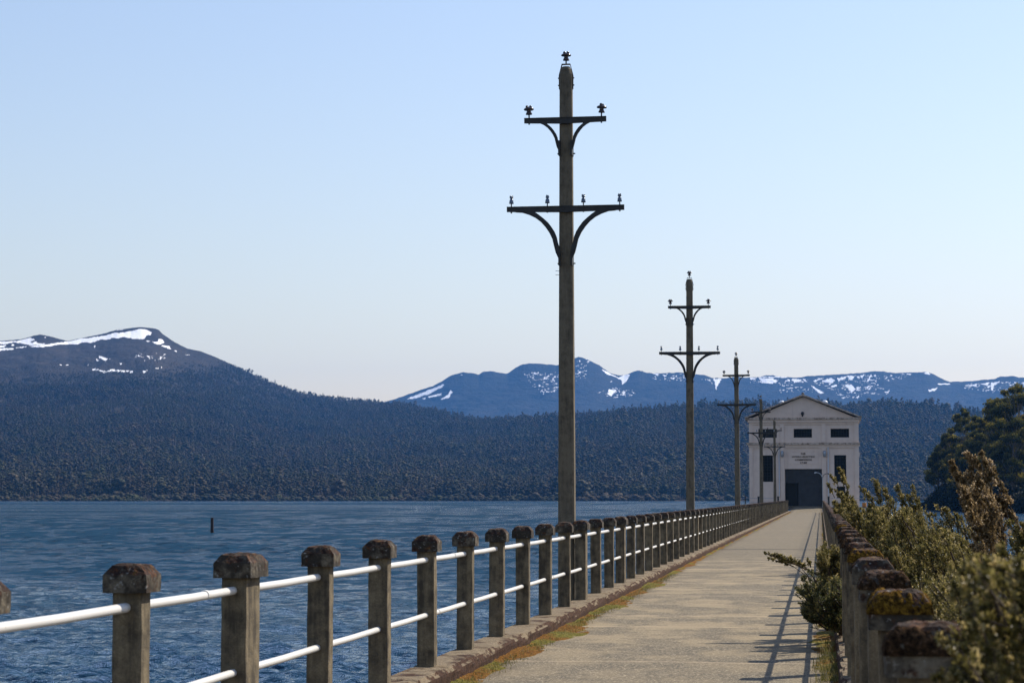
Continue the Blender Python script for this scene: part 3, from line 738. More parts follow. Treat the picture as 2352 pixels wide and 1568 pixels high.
tufts(5000, lambda r: -3.2 + abs(r.normal(0, .10)), lambda r: r.uniform(8, 45), (.015, .05), 19, 'moss_fringe', 'fine mossy sprouts beside the left kerb', M['grass'], .003)

# ---------------------------------------------------------------- railings
def sub_box(nx, ny, nz):
    import bmesh
    bm = bmesh.new(); bmesh.ops.create_cube(bm, size=1)
    return bm
def gridbox(x0, x1, y0, y1, z0, z1, nx, ny, nz):
    vid = {}; V = []; F = []
    def vi(i, j, k):
        key = (i, j, k)
        if key not in vid: vid[key] = len(V); V.append([x0+(x1-x0)*i/nx, y0+(y1-y0)*j/ny, z0+(z1-z0)*k/nz])
        return vid[key]
    for i in range(nx):
        for j in range(ny): F.append((vi(i,j,0), vi(i,j+1,0), vi(i+1,j+1,0), vi(i+1,j,0))); F.append((vi(i,j,nz), vi(i+1,j,nz), vi(i+1,j+1,nz), vi(i,j+1,nz)))
    for i in range(nx):
        for k in range(nz): F.append((vi(i,0,k), vi(i+1,0,k), vi(i+1,0,k+1), vi(i,0,k+1))); F.append((vi(i,ny,k), vi(i,ny,k+1), vi(i+1,ny,k+1), vi(i+1,ny,k)))
    for j in range(ny):
        for k in range(nz): F.append((vi(0,j,k), vi(0,j,k+1), vi(0,j+1,k+1), vi(0,j+1,k))); F.append((vi(nx,j,k), vi(nx,j+1,k), vi(nx,j+1,k+1), vi(nx,j,k+1)))
    return np.array(V), np.array(F)
CAPH = .135
def cap_mesh(w_, d_, n, amp, seed):
    V, F = gridbox(-w_/2, w_/2, -d_/2, d_/2, 0, CAPH, n, max(n, int(n*d_/w_)), max(3, int(n*.62)//3*3))
    z = V[:, 2]; k = np.clip((z - .088)/(CAPH-.088), 0, 1); ins = .040*k
    sx = np.clip(V[:,0]/(w_/2), -1, 1); sy = np.clip(V[:,1]/(d_/2), -1, 1)
    V[:,0] -= ins*sx; V[:,1] -= ins*sy
    V[:,2] += .010*k*(1 - np.maximum(abs(sx), abs(sy))**2)
    if amp:
        nn = fb3(V, 22, seed); nc = fb3(V, 60, seed+2)
        d = V - np.array([0, 0, .05]); d /= np.linalg.norm(d, axis=1)[:, None] + 1e-6
        V += d * (nn*amp*(.35+1.0*k) + nc*amp*.5*(.2+k))[:, None]
    return V, F
def post_mesh(w_, d_, h, taper, seed, amp, n=1):
    # shaft with small arrises
    c = .010; ring = [(-w_/2+c,-d_/2),(w_/2-c,-d_/2),(w_/2,-d_/2+c),(w_/2,d_/2-c),(w_/2-c,d_/2),(-w_/2+c,d_/2),(-w_/2,d_/2-c),(-w_/2,-d_/2+c)]
    zs = np.linspace(-.02, h, n+1); V = []
    for q, z in enumerate(zs):
        for (x, y) in ring: V.append((x, y, z))
    V = np.array(V); F = []
    for i in range(n):
        for k in range(8): F.append((i*8+k, i*8+(k+1)%8, (i+1)*8+(k+1)%8, (i+1)*8+k))
    if amp: V[:, :2] += (fb3(V, 6, seed)*amp)[:, None]
    return V, np.array(F)
PH = 1.15
PW, CW = .155, .232
def proto_post(deep, level, seed):
    d = .155 if not deep else .31; cd = CW if not deep else .40
    V, F = post_mesh(PW, d, PH-CAPH, 0, seed, .008 if level < 2 else 0, (14, 6, 1)[level])
    p = np_mesh('post', V, F, M['post'])
    n, amp = ((22, .019) if level == 0 else (12, .016) if level == 1 else (4, .008))
    V, F = cap_mesh(CW, cd, n, amp, seed+7)
    c = np_mesh('cap', V, F, M['cap'], smooth=False, parent=p); c.location = (0, 0, PH-CAPH)
    return p
PROT = {(dp, lv, k): proto_post(dp, lv, 10*k + lv*3 + 100*dp) for dp in (0, 1) for lv in (0, 1, 2) for k in range(4)}
used = set()
def use_post(key, parent, loc):
    p = PROT[key]
    if key in used: p = copy_tree(p, parent)
    else: used.add(key); p.parent = parent
    p.location = loc
    p.rotation_euler = (random.gauss(0, .004), random.gauss(0, .004), random.choice((0, math.pi)) + random.gauss(0, .01))
    return p
def moss_on_cap(p, seed, mat, cover):
    r = np.random.default_rng(seed); n = 34
    u = np.linspace(-1, 1, n); Xg, Yg = np.meshgrid(u, u, indexing='ij')
    hw = CW/2 + .006; X = Xg*hw; Y = Yg*hw
    m = np.maximum(abs(Xg), abs(Yg))
    top = CAPH + .004 - .047*np.clip((m - .64)/.34, 0, 1)**1.2 - .03*(m > .985)
    nz = fbm(X*16 + seed, Y*16, 4, seed, .6); n2 = fbm(X*60, Y*60, 3, seed+4, .7)
    z = top + .040*(nz + cover) + .024*n2 - .004
    z = np.where(m > .985, top - .004, z)
    X = X*(1 + .05*n2); Y = Y*(1 + .05*n2)
    o = np_mesh('moss', np.stack([X, Y, z + PH - CAPH], -1).reshape(-1, 3), grid_faces(n, n)[:, ::-1], mat, smooth=True, parent=p)
    return o
def merged_posts(x, ys, parent):
    Vs = []; Fs = []; b = 0; mi = []
    Vp, Fp = post_mesh(PW, .155, PH-CAPH, 0, 1, 0, 1); Vc, Fc = cap_mesh(CW, CW, 2, 0, 1)
    for y in ys:
        Vs.append(Vp + np.array([x, y, KH])); Fs.append(Fp + b); b += len(Vp); mi += [0]*len(Fp)
        Vs.append(Vc + np.array([x, y, KH+PH-CAPH])); Fs.append(Fc + b); b += len(Vc); mi += [1]*len(Fc)
    o = np_mesh('post_run', np.concatenate(Vs), np.concatenate(Fs), [M['post'], M['cap']], midx=mi, parent=parent)
    o['kind'] = 'stuff'
def rails(x, y_posts, parent, zs=((.94, .0245), (.45, .0235))):
    for z, rad in zs:
        y = y_posts[0]; k = 0; L = 4*S
        while y < y_posts[-1] - .2:
            y2 = min(y + L, y_posts[-1])
            b = MB(); off = random.gauss(0, .003)
            n = max(2, int((y2-y)/1.0)); 
            b.tube([(x+off, y + (y2-y)*q/n, KH + z - .004*math.sin(math.pi*((y2-y)*q/n % S)/S) ) for q in range(n+1)], rad, 14 if y < 60 else 6)
            rl = b.build('rail', M['pipe'], parent)
            if y < 70:
                cb = MB(); yc = y2 - (.35 if z > .6 else .72) * S * random.uniform(.75, 1.1)
                cb.tube([(x+off, yc-.022, KH+z), (x+off, yc+.022, KH+z)], rad+.0035, 14)
                cb.tube([(x+off, yc+.022, KH+z), (x+off, yc+.028, KH+z)], rad+.0005, 14)
                cb.build('coupling', M['pipe'], rl)
            y = y2; k += 1
N0 = 5.308
def railing(x, phase, deep_idx, label, name):
    root = empty(name, (0, 0, 0)); tag(root, label, 'railing')
    ys = [phase + S*i for i in range(-3, 120) if phase + S*i < Y_END + .5 and phase + S*i > Y_START + .3]
    first = 1
    for k, y in enumerate(ys[:100]):
        i = round((y - phase)/S); lv = 0 if y < 26 else 1 if y < 55 else 2
        use_post((1 if i in deep_idx else 0, lv, (k*7 + k//3) % 4), root, (x, y, KH))
    if len(ys) > 100: merged_posts(x, ys[100:], root)
    for q in [c for c in root.children if c.name.startswith('post')]:
        y = q.location.y
        if x > 0 and 1.5 < y < 30 or False:
            i = round((y - phase)/S)
            mt = M['moss_yellow'] if (x > 0 and i in (3, 6, 12)) else M['moss_brown']
            moss_on_cap(q, i + (50 if x > 0 else 90), mt, random.uniform(-.24, .02) if i not in (3, 6, 12) else -.06)
    rails(x, ys, root)
    return ys
YPH = N0*S*.985 - .27
ysL = railing(XL - PW/2, YPH, {1, 10, 13, 24, 37, 50}, 'white piped railing with square capped posts on the lake side at left', 'concrete_railing')
ysR = railing(XR + PW/2, 1.83, {5, 14, 28, 40}, 'mossy capped concrete railing at right, half hidden by shrubs', 'concrete_railing')

for k_, p_ in PROT.items():
    if k_ not in used:
        for c_ in list(p_.children): bpy.data.objects.remove(c_)
        bpy.data.objects.remove(p_)

# ---------------------------------------------------------------- power poles
def insulator_big():
    b = MB(); b.tube([(0,0,0),(0,0,.085)], .011, 8, 1)
    b.lathe([(.012,.062),(.050,.060),(.046,.075),(.034,.10),(.030,.125),(.072,.128),(.078,.135),(.070,.150),(.045,.165),(.030,.168),(0,.168)], n=18)
    for s_ in (-1, 1): b.lathe([(0,.198),(.014,.196),(.022,.185),(.022,.172),(.016,.160),(0,.16)], cx=s_*.026, n=10)
    return b
def insulator_small():
    b = MB(); b.tube([(0,0,0),(0,0,.07)], .009, 8, 1)
    b.lathe([(.010,.052),(.036,.050),(.034,.065),(.028,.105),(.022,.112),(.015,.118),(.018,.125),(.028,.134),(.026,.150),(0,.152)], n=16)
    for s_ in (-1, 1): b.lathe([(0,.172),(.010,.170),(.014,.160),(.013,.148),(0,.146)], cx=s_*.015, n=10)
    return b
def make_pole():
    K = 1.042
    root = empty('power_pole', (0, 0, 0))
    H = 8.00; zb = -1.2
    b = MB()
    def ring(z, wx, wy, c): return [(-wx+c,-wy,z),(wx-c,-wy,z),(wx,-wy+c,z),(wx,wy-c,z),(wx-c,wy,z),(-wx+c,wy,z),(-wx,wy-c,z),(-wx,-wy+c,z)]
    lv = [(zb, .128, .125, .028), (0, .126, .122, .028), (2.0, .118, .115, .027), (4.0, .108, .105, .025), (6.0, .099, .096, .024), (H-.12, .092, .09, .024), (H-.05, .082, .08, .03), (H, .055, .055, .03)]
    vs = []; fs = []
    for z, wx, wy, c in lv: vs += ring(z, wx, wy, c)
    for i in range(len(lv)-1):
        for k in range(8): fs.append((i*8+k, i*8+(k+1)%8, (i+1)*8+(k+1)%8, (i+1)*8+k))
    fs.append(tuple((len(lv)-1)*8+k for k in range(8)))
    b.add(vs, fs); b.build('shaft', M['pole'], root)
    # strap over the top
    b = MB(); w_ = .100
    o = [(-w_-.008, H-.34), (-w_-.010, H-.13), (-.065, H+.045), (.065, H+.045), (w_+.010, H-.13), (w_+.008, H-.34)]
    i_ = [(-w_+.002, H-.34), (-w_+.001, H-.14), (-.060, H+.033), (.060, H+.033), (w_-.001, H-.14), (w_-.002, H-.34)]
    for q in range(5): b.prism_xz([o[q], i_[q], i_[q+1], o[q+1]][::-1], -.03, .03)
    for s_ in (-1, 1):
        for z in (H-.17, H-.28): b.tube([(s_*(w_+.005), 0, z), (s_*(w_+.024), 0, z)], .011, 6)
    st = b.build('top_strap', M['iron'], root)
    ib = insulator_big().build('insulator', [M['insul_brown'], M['iron']], st); ib.location = (0, 0, H+.04)
    ib_mesh = ib.data
    is_mesh = None
    def arm(zt, half, pins, scale, big):
        nonlocal is_mesh
        b = MB(); yb = -.13                               # bolted to the side of the pole that faces the shore
        pr = [(-half, zt-.078), (0, zt-.098), (half, zt-.078), (half, zt-.008), (0, zt), (-half, zt-.008)]
        b.prism_xz(pr, yb-.022, yb+.022)
        b.box(-half, half, yb-.032, yb+.030, zt-.012, zt-.004+.002)
        a = b.build('crossarm', M['iron'], root)
        for s_ in (-1, 1):
            out = [(.727,-.079),(.64,-.086),(.538,-.118),(.428,-.173),(.35,-.236),(.271,-.33),(.208,-.432),(.173,-.534),(.163,-.645),(.108,-.73),(.094,-.86)]
            inn = [(.085,-.86),(.085,-.60),(.106,-.58),(.122,-.47),(.169,-.354),(.248,-.244),(.35,-.15),(.452,-.079)]
            pl = [(.095+(x-.095)*scale*K, zt + z*scale*K - (.004 if j in (0, len(out)-1) else 0)) for j, (x, z) in enumerate(out)]
            pi_ = [(.088 if x < .09 else .095+(x-.095)*scale*K, zt + z*scale*K) for x, z in inn]
            # build as a strip of quads between the two edges
            o2 = pl[:-1]; n_ = 12
            def resamp(P, n):
                P = np.array(P); d = np.r_[0, np.cumsum(np.linalg.norm(np.diff(P, axis=0), axis=1))]
                t = np.linspace(0, d[-1], n); return np.stack([np.interp(t, d, P[:,0]), np.interp(t, d, P[:,1])], 1)
            A = resamp(pl, n_); B = resamp(pi_[::-1], n_)
            b = MB()
            for q in range(n_-1):
                quad = [tuple(A[q]), tuple(A[q+1]), tuple(B[q+1]), tuple(B[q])]
                quad = [(s_*x, z) for x, z in quad]
                if s_ > 0: quad = quad[::-1]
                y0, y1 = yb-.020, yb+.019
                vs = [(x, y0, z) for x, z in quad] + [(x, y1, z) for x, z in quad]
                b.add(vs, [(0,1,2,3), (7,6,5,4), (1,0,4,5), (3,2,6,7)])
            zf = zt - .86*scale*K
            b.box(s_*.088-.012 if s_ > 0 else -.106, .106 if s_ > 0 else -.088+.012, -.03+yb, .05, zf, zf+.22)
            b.tube([(s_*.10, 0, zf+.04), (s_*.135, 0, zf+.04)], .011, 6)
            b.build('brace', M['iron'], a)
            b = MB()
        for x in pins:
            if big:
                i = bpy.data.objects.new('insulator', ib_mesh)
            else:
                if is_mesh is None:
                    i = insulator_small().build('insulator', [M['insul_grey'], M['iron']], a); is_mesh = i.data
                    i.location = (x, yb, zt-.004); i.rotation_euler = (0, random.gauss(0, .03), .4); continue
                i = bpy.data.objects.new('insulator', is_mesh)
            C.objects.link(i); i.parent = a; i.location = (x, yb, zt-.004); i.rotation_euler = (random.gauss(0, .03), random.gauss(0, .03), random.uniform(0, 3))
        b = MB()
        for x in pins: b.tube([(x, yb, zt-.10), (x, yb, zt-.07)], .013, 6)
        b.tube([(-.03, yb-.03, zt-.05), (-.03, yb-.02, zt-.05)], .014, 6); b.build('bolt', M['iron'], a)
    arm(7.21, .62, (-.547, .547), .64, True)
    arm(5.87, .885, (-.818, -.272, .272, .818), 1.0, False)
    b = MB()
    for z in (4.90, 4.84): b.tube([(-.16, -.05, z), (-.09, -.05, z)], .0035, 5)
    b.build('wire_stub', M['iron'], root)
    return root
pole0 = make_pole()
XP = -3.74
PL = ['nearest and tallest concrete power pole beside the left railing',
      'second concrete power pole, standing clear against sky and range',
      'third concrete power pole, just left of the pumphouse',
      'fourth concrete power pole, in front of the pumphouse left corner',
      'farthest and smallest power pole, in front of the pumphouse wall']
for i, y in enumerate((31.2, 61.2, 96.6, 135.5, 176)):
    p = pole0 if i == 0 else copy_tree(pole0)
    p.location = (XP, y, (.13, -.01, .02, -.10, -.02)[i]); p.rotation_euler = (0, (0, .002, -.003, .002, 0)[i], (0, .02, -.02, .01, 0)[i])
    tag(p, PL[i], 'power pole', 'power poles along the causeway')

# ---------------------------------------------------------------- pumphouse
def pumphouse():
    YF = 244.5
    BX = float(at_y(1847.5, 1162, YF)[0]); ZB = float(at_y(1847.5, 1162.3, YF)[2])
    K = YF/4830*1.0/1.0 * 4.986/ 5.0 * .2003*100/100      # metres per zoom pixel handled by u()
    mpp = (YF/4830/ca**0)/4.986*1.0                          # metres per pixel of the enlarged facade view
    U = lambda x: (x - 1065)*mpp*.985
    Zf = lambda y: (1390 - y)*mpp*1.0
    root = empty('pumphouse', (BX, YF, ZB)); tag(root, 'pale pink two-storey gabled pumphouse at the far end of the walkway', 'building')
    D = 24.0
    def holes_wall(b, x0, x1, z0, z1, holes, y=0.0):
        xs = sorted({x0, x1, *[h[0] for h in holes], *[h[1] for h in holes]}); zs = sorted({z0, z1, *[h[2] for h in holes], *[h[3] for h in holes]})
        for i in range(len(xs)-1):
            for k in range(len(zs)-1):
                cx, cz = (xs[i]+xs[i+1])/2, (zs[k]+zs[k+1])/2
                if any(h[0] < cx < h[1] and h[2] < cz < h[3] for h in holes): continue
                b.add([(xs[i],y,zs[k]),(xs[i+1],y,zs[k]),(xs[i+1],y,zs[k+1]),(xs[i],y,zs[k+1])], [(0,1,2,3)])
        for h in holes:
            r = .28
            b.add([(h[0],y,h[2]),(h[0],y+r,h[2]),(h[0],y+r,h[3]),(h[0],y,h[3])], [(0,1,2,3)]); b.add([(h[1],y,h[2]),(h[1],y+r,h[2]),(h[1],y+r,h[3]),(h[1],y,h[3])], [(3,2,1,0)])
            b.add([(h[0],y,h[3]),(h[0],y+r,h[3]),(h[1],y+r,h[3]),(h[1],y,h[3])], [(0,1,2,3)]); b.add([(h[0],y,h[2]),(h[0],y+r,h[2]),(h[1],y+r,h[2]),(h[1],y,h[2])], [(3,2,1,0)])
    WX0, WX1 = U(440), U(1690); ZE = Zf(405)
    win_up = [(U(a), U(b_), Zf(614), Zf(514)) for a, b_ in ((548, 758), (952, 1160), (1372, 1582))]
    win_lo = [(U(a), U(b_), Zf(1113), Zf(813)) for a, b_ in ((585, 712), (1410, 1545))]
    win_base = (U(1435), U(1530), Zf(1295), Zf(1165))
    door = (U(848), U(1272), 0, Zf(968))
    b = MB(); holes_wall(b, WX0, WX1, -.3, ZE, win_up + win_lo + [door, win_base])
    b.add([(WX0,0,-.3),(WX0,D,-.3),(WX0,D,ZE),(WX0,0,ZE)], [(3,2,1,0)]); b.add([(WX1,0,-.3),(WX1,D,-.3),(WX1,D,ZE),(WX1,0,ZE)], [(0,1,2,3)])
    b.add([(WX0,D,-.3),(WX1,D,-.3),(WX1,D,ZE),(WX0,D,ZE)], [(3,2,1,0)])
    AX, AZ = U(1060), Zf(148)
    b.add([(WX0,.0,ZE),(WX1,.0,ZE),(AX,.0,AZ)], [(0,1,2)]); b.add([(WX0,D,ZE),(WX1,D,ZE),(AX,D,AZ)], [(2,1,0)])
    wall = b.build('wall', M['wall'], root)
    # raised strips that frame the recessed panels
    b = MB(); t = -.12
    def frame(x0, x1, z0, z1): pass
    up0, up1 = Zf(668), Zf(440); lo0, lo1 = -.3, Zf(716)
    for z0, z1, top in ((up0, up1, Zf(465)), (lo0, lo1, Zf(732))):
        for a, c in ((440, 480), (797, 842), (1270, 1315), (1640, 1690)):
            zz = z0
            b.box(U(a), U(c), t, -.001, zz, z1)
        for a, c in ((480, 797), (842, 1270), (1315, 1640)): b.box(U(a), U(c), t+.003, -.001, top, z1)
    b.box(U(480), U(585)*0+U(797), t+.003, -.001, -.3, .0)
    b.build('pilaster', M['wall'], wall)
    b = MB()   # text panel frame
    x0, x1, z0, z1 = U(886), U(1231), Zf(912), Zf(770)
    for q in ((x0, x1, z1-.03, z1), (x0, x1, z0, z0+.03), (x0, x0+.03, z0, z1), (x1-.03, x1, z0, z1)): b.box(q[0], q[1], -.035, -.001, q[2], q[3])
    b.build('panel_frame', M['wall'], wall)
    # cornice and string course
    b = MB(); b.box(U(396), U(1722), -.48, -.10, Zf(410), Zf(388)); b.box(U(396), U(1722), -.10, D+.3, Zf(410), Zf(389.5))
    b.build('cornice', M['ledge'], root)
    b = MB(); b.box(U(425), U(1702), -.30, -.002, Zf(440), Zf(411)); b.build('cornice_band', M['wall'], root)
    b = MB(); b.box(U(416), U(1706), -.34, -.002, Zf(694), Zf(672)); b.box(U(416), U(436), -.002, D, Zf(694), Zf(672)); b.box(U(1692), U(1706), -.002, D, Zf(694), Zf(672)); b.build('string_course', M['ledge'], root)
    b = MB(); b.box(U(430), U(1700), -.18, -.002, Zf(715), Zf(695)); b.build('string_course_band', M['wall'], root)
    # roof with raking cornice
    b = MB(); ex0, ex1, ez, tp = U(392), U(1726), Zf(380), Zf(122)
    ax = U(1060)
    for sx, e in ((-1, ex0), (1, ex1)):
        vs = [(e,-.5,ez-.02),(ax,-.5,tp-.02),(ax,D+.4,tp-.02),(e,D+.4,ez-.02),(e,-.5,ez-.20),(ax,-.5,tp-.22),(ax,D+.4,tp-.22),(e,D+.4,ez-.20)]
        fs = [(0,1,2,3),(7,6,5,4),(0,4,5,1),(3,2,6,7),(0,3,7,4)]
        if sx > 0: fs = [f[::-1] for f in fs]
        b.add(vs, fs)
    roof = b.build('roof', [M['roof']], root)
    b = MB()
    for sx, e in ((-1, ex0), (1, ex1)):
        vs = [(e,-.56,ez-.01),(ax,-.56,tp-.01),(ax,-.503,tp-.01),(e,-.503,ez-.01),(e,-.56,ez-.14),(ax,-.56,tp-.20),(ax,-.503,tp-.20),(e,-.503,ez-.14)]
        fs = [(0,1,2,3),(7,6,5,4),(0,4,5,1),(3,2,6,7),(0,3,7,4)]
        b.add(vs, fs if sx < 0 else [f[::-1] for f in fs])
    b.build('raking_cornice', M['ledge'], roof)
    b = MB(); b.box(ax-.16, ax+.16, -.4, .1, tp-.03, tp+.12); b.box(ax-.1, ax+.1, -.35, .05, tp+.12, tp+.17); b.build('ridge_block', M['roof'], roof)
    for xx in (U(812), U(1310)):
        b = MB(); n = 14; hoods = []
        cz = Zf(212); rr = .36
        b.tube([(xx, 2.2, cz-.9), (xx, 2.2, cz)], .22, 14)
        vs = []; fs = []
        for i in range(9):
            ph = math.pi/2*i/8
            for k in range(20):
                th = 2*math.pi*k/20; vs.append((xx + rr*math.cos(ph)*math.cos(th), 2.2 + rr*math.cos(ph)*math.sin(th), cz + rr*.85*math.sin(ph)))
        for i in range(8):
            for k in range(20): fs.append((i*20+k, i*20+(k+1)%20, (i+1)*20+(k+1)%20, (i+1)*20+k))
        b.add(vs, fs, 0, True); b.build('ventilator', M['whitepaint'], roof)
    # windows
    def window(h, nx, nz):
        x0, x1, z0, z1 = h; b = MB(); f = .05
        b.box(x0, x1, .14, .2, z0, z0+f); b.box(x0, x1, .14, .2, z1-f, z1); b.box(x0, x0+f, .14, .2, z0+f, z1-f); b.box(x1-f, x1, .14, .2, z0+f, z1-f)
        for i in range(1, nx): xx = x0+(x1-x0)*i/nx; b.box(xx-.012, xx+.012, .15, .19, z0+f, z1-f)
        for i in range(1, nz): zz = z0+(z1-z0)*i/nz; b.box(x0+f, x1-f, .153, .187, zz-.012, zz+.012)
        wn = b.build('window', M['bars'], root)
        b = MB(); b.box(x0+.01, x1-.01, .205, .23, z0+.01, z1-.01); b.build('pane', M['glass'], wn)
    for h in win_up: window(h, 7, 3)
    for h in win_lo: window(h, 4, 9)
    window(win_base, 2, 2)
    # doorway
    x0, x1, z0, z1 = door
    b = MB(); b.box(x0, x1, .25, .30, Zf(1122), z1); b.box(x0, x1, .20, .25, Zf(1126), Zf(1118))
    for i in range(1, 12): zz = Zf(1118) + (z1-Zf(1118))*i/12; b.box(x0, x1, .235, .25, zz-.01, zz+.01)
    b.build('roller_shutter', M['door'], root)
    b = MB(); b.box(U(1000), x1, .26, .31, 0.0, Zf(1126)); b.box(U(1000)+.05, x1-.05, .245, .26, 1.1, 1.2)
    d2 = b.build('door', M['door'], root)
    b = MB(); b.box(x0, U(999), .45, .5, 0.0, Zf(1126)); b.box(x0, x0+.12, .25, .45, 0, Zf(1126)); b.build('door', M['door_gap'], root)  # black panel colours in the shade inside the open left doorway
    b = MB(); b.box(x0-.05, x1+.05, -.25, .25, -.12, .02); b.build('threshold', M['pier'], root)
    # inscription
    lines = (('THE', 798, 1056, 52), ('HYDRO-ELECTRIC', 831, 1060, 256), ('COMMISSION', 865, 1060, 187), ('1940', 898, 1059, 73))
    for tx, yc, xc, wd in lines:
        cu = bpy.data.curves.new('lettering', 'FONT'); cu.body = tx; cu.align_x = 'CENTER'; cu.align_y = 'CENTER'; cu.extrude = .02; cu.offset = .008
        cu.size = .30; cu.space_character = 1.15
        to = bpy.data.objects.new('tmp_text', cu); C.objects.link(to); bpy.context.view_layer.update()
        dg = bpy.context.evaluated_depsgraph_get(); me = bpy.data.meshes.new_from_object(to.evaluated_get(dg))
        bpy.data.objects.remove(to)
        me.name = 'lettering'; o = bpy.data.objects.new('lettering', me); C.objects.link(o); o.parent = wall
        me.materials.clear(); me.materials.append(M['letters'])
        vx = [v.co.x for v in me.vertices]; vy = [v.co.y for v in me.vertices]
        o.rotation_euler = (math.pi/2, 0, 0); o.location = (U(xc), -.02, Zf(yc))
        o.scale = (wd*mpp/(max(vx)-min(vx)), .205/(max(vy)-min(vy)), 1)
    # wall lamps, pipes, louvre boss
    for xc in (819, 1301):
        b = MB(); xx = U(xc); b.lathe([(0,-.36),(.10,-.36),(.16,-.28),(.18,.0),(.16,.28),(.10,.36),(0,.38)], cx=xx, cy=-.30, cz=Zf(798), n=12)
        b.box(xx-.05, xx+.05, -.18, -.07, Zf(798)-.12, Zf(798)+.12); b.build('wall_lamp', M['greymetal'], root)
    for xc in (783, 1341):
        b = MB(); b.tube([(U(xc), -.16, Zf(1275)), (U(xc), -.16, Zf(720))], .055, 10); b.build('downpipe', M['whitepaint'], root)
    b = MB(); b.lathe([(0,-.28),(.06,-.26),(.10,-.12),(.17,.0),(.18,.12),(.13,.26),(.05,.30),(0,.30)], cx=U(1054), cy=-.12, cz=Zf(350), n=12); b.build('gable_lamp', M['iron'], root)
    b = MB(); b.box(WX1+.02, WX1+.14, 1.0, 1.1, Zf(830), Zf(780)); b.box(WX0-.2, WX0-.02, .8, 1.2, Zf(500), Zf(465)); b.build('side_bracket', M['greymetal'], root)
    # platform round the building, standing in the lake
    pr = empty('platform', (BX, YF, ZB)); tag(pr, 'dark concrete platform on columns carrying the pumphouse', 'platform')
    b = MB(); px0, px1 = U(330), U(1800)
    b.box(px0, U(846), -4.2, -.0, -.42, -.06); b.box(U(1262), px1, -4.2, -.0, -.42, -.06); b.box(px0, px1, .0, D+2, -.42, -.302)
    b.build('slab', M['pier'], pr)
    for xx in (px0+.5, U(700), U(1400), U(1672), px1-.2):
        for yy in (-3.8, 6, 16, 25):
            b = MB(); b.tube([(xx, yy, WZ-ZB-2.5), (xx, yy, -.42)], .22, 12); b.build('column', M['pier'], pr)
    # railing on the platform edge
    for (xa, xb, lb) in ((px0, U(846), 'thin dark pipe railing on the platform left of the door'), (U(1270), px1, 'thin pipe railing on the platform right of the door')):
        rr = empty('platform_railing', (BX, YF-4.1, ZB-.06)); tag(rr, lb, 'railing')
        ps = [U(346), U(405), U(555), U(775)] if xa < 0 and xa == px0 else [U(1340), U(1570), U(1790)]
        for xx in ps:
            big = (xx in (U(555), U(775), U(1340)))
            b = MB(); r_ = .10 if big else .05
            b.box(xx-r_, xx+r_, -r_, r_, 0, 1.12); b.box(xx-r_-.03, xx+r_+.03, -r_-.03, r_+.03, 1.12, 1.2); b.build('post', M['iron'], rr)
        for z in (1.0, .52):
            b = MB(); b.tube([(ps[0], 0, z), (ps[-1], 0, z)], .022, 8); b.build('rail', M['greymetal'], rr)
    dr = MB(); dr.lathe([(0,0),(.22,0),(.24,.1),(.24,.45),(.22,.52),(0,.52)], n=14)
    dro = dr.build('drum', M['orange']); dro.location = (BX+U(1738), YF-3.2, ZB-.06); tag(dro, 'small orange drum on the platform right of the pumphouse', 'drum')
    # street lamp by the door
    lx = BX + U(1274); ly = YF - 3.0
    lr = empty('street_lamp', (lx, ly, ZB-.1)); tag(lr, 'slim grey lamp post with two curved arms right of the door', 'street lamp')
    zt = Zf(1075)
    b = MB(); b.tube([(0,0,0),(0,0,zt*.5),(0,0,zt)], [.05, .042, .036], 10); b.build('pole', M['greymetal'], lr)
    for s_, ex, ez_ in ((-1, 64*mpp, Zf(1003)), (1, 50*mpp, Zf(1014))):
        b = MB(); pts = []
        for q in range(11):
            t = q/10; pts.append((s_*ex*(1-math.cos(t*math.pi/2)), 0, zt + (ez_-zt)*math.sin(t*math.pi/2)))
        b.tube(pts, .03, 8); hx = s_*ex
        arm_ = b.build('arm', M['whitepaint'] if s_ < 0 else M['iron'], lr)
        b = MB(); b.tube([(hx-s_*.02,0,ez_), (hx+s_*.12,0,ez_-.01), (hx+s_*.26,0,ez_-.05)], [.035, .075, .05], 10); b.build('lamp_head', M['whitepaint'] if s_ < 0 else M['iron'], arm_)
    # ladder down to the water
    ld = MB(); xx = U(1705)
    ld.tube([(xx, -4.3, 0), (xx, -4.3, WZ-ZB-1)], .04, 6); ld.tube([(xx+.45, -4.3, 0), (xx+.45, -4.3, WZ-ZB-1)], .04, 6)
    for z in np.arange(WZ-ZB-.8, 0, .3): ld.tube([(xx, -4.3, z), (xx+.45, -4.3, z)], .025, 6)
    lo = ld.build('ladder', M['whitepaint']); lo.location = (BX, YF, ZB-.1); tag(lo, 'white ladder from the platform down into the lake', 'ladder')
pumphouse()

# marker post out in the lake
def marker():
    p = at_y(487, 1224, 245.0); p[2] = WZ
    b = MB(); pts = [(.02, 0, -2), (0, 0, 0), (0, 0, 1.0), (-.01, 0, 1.78)]
    b.tube(pts, [.22, .21, .18, .175], 12); o = b.build('mooring_post', M['wood']); o.location = tuple(p)
    tag(o, 'short dark timber post standing in open water at left', 'post')
marker()

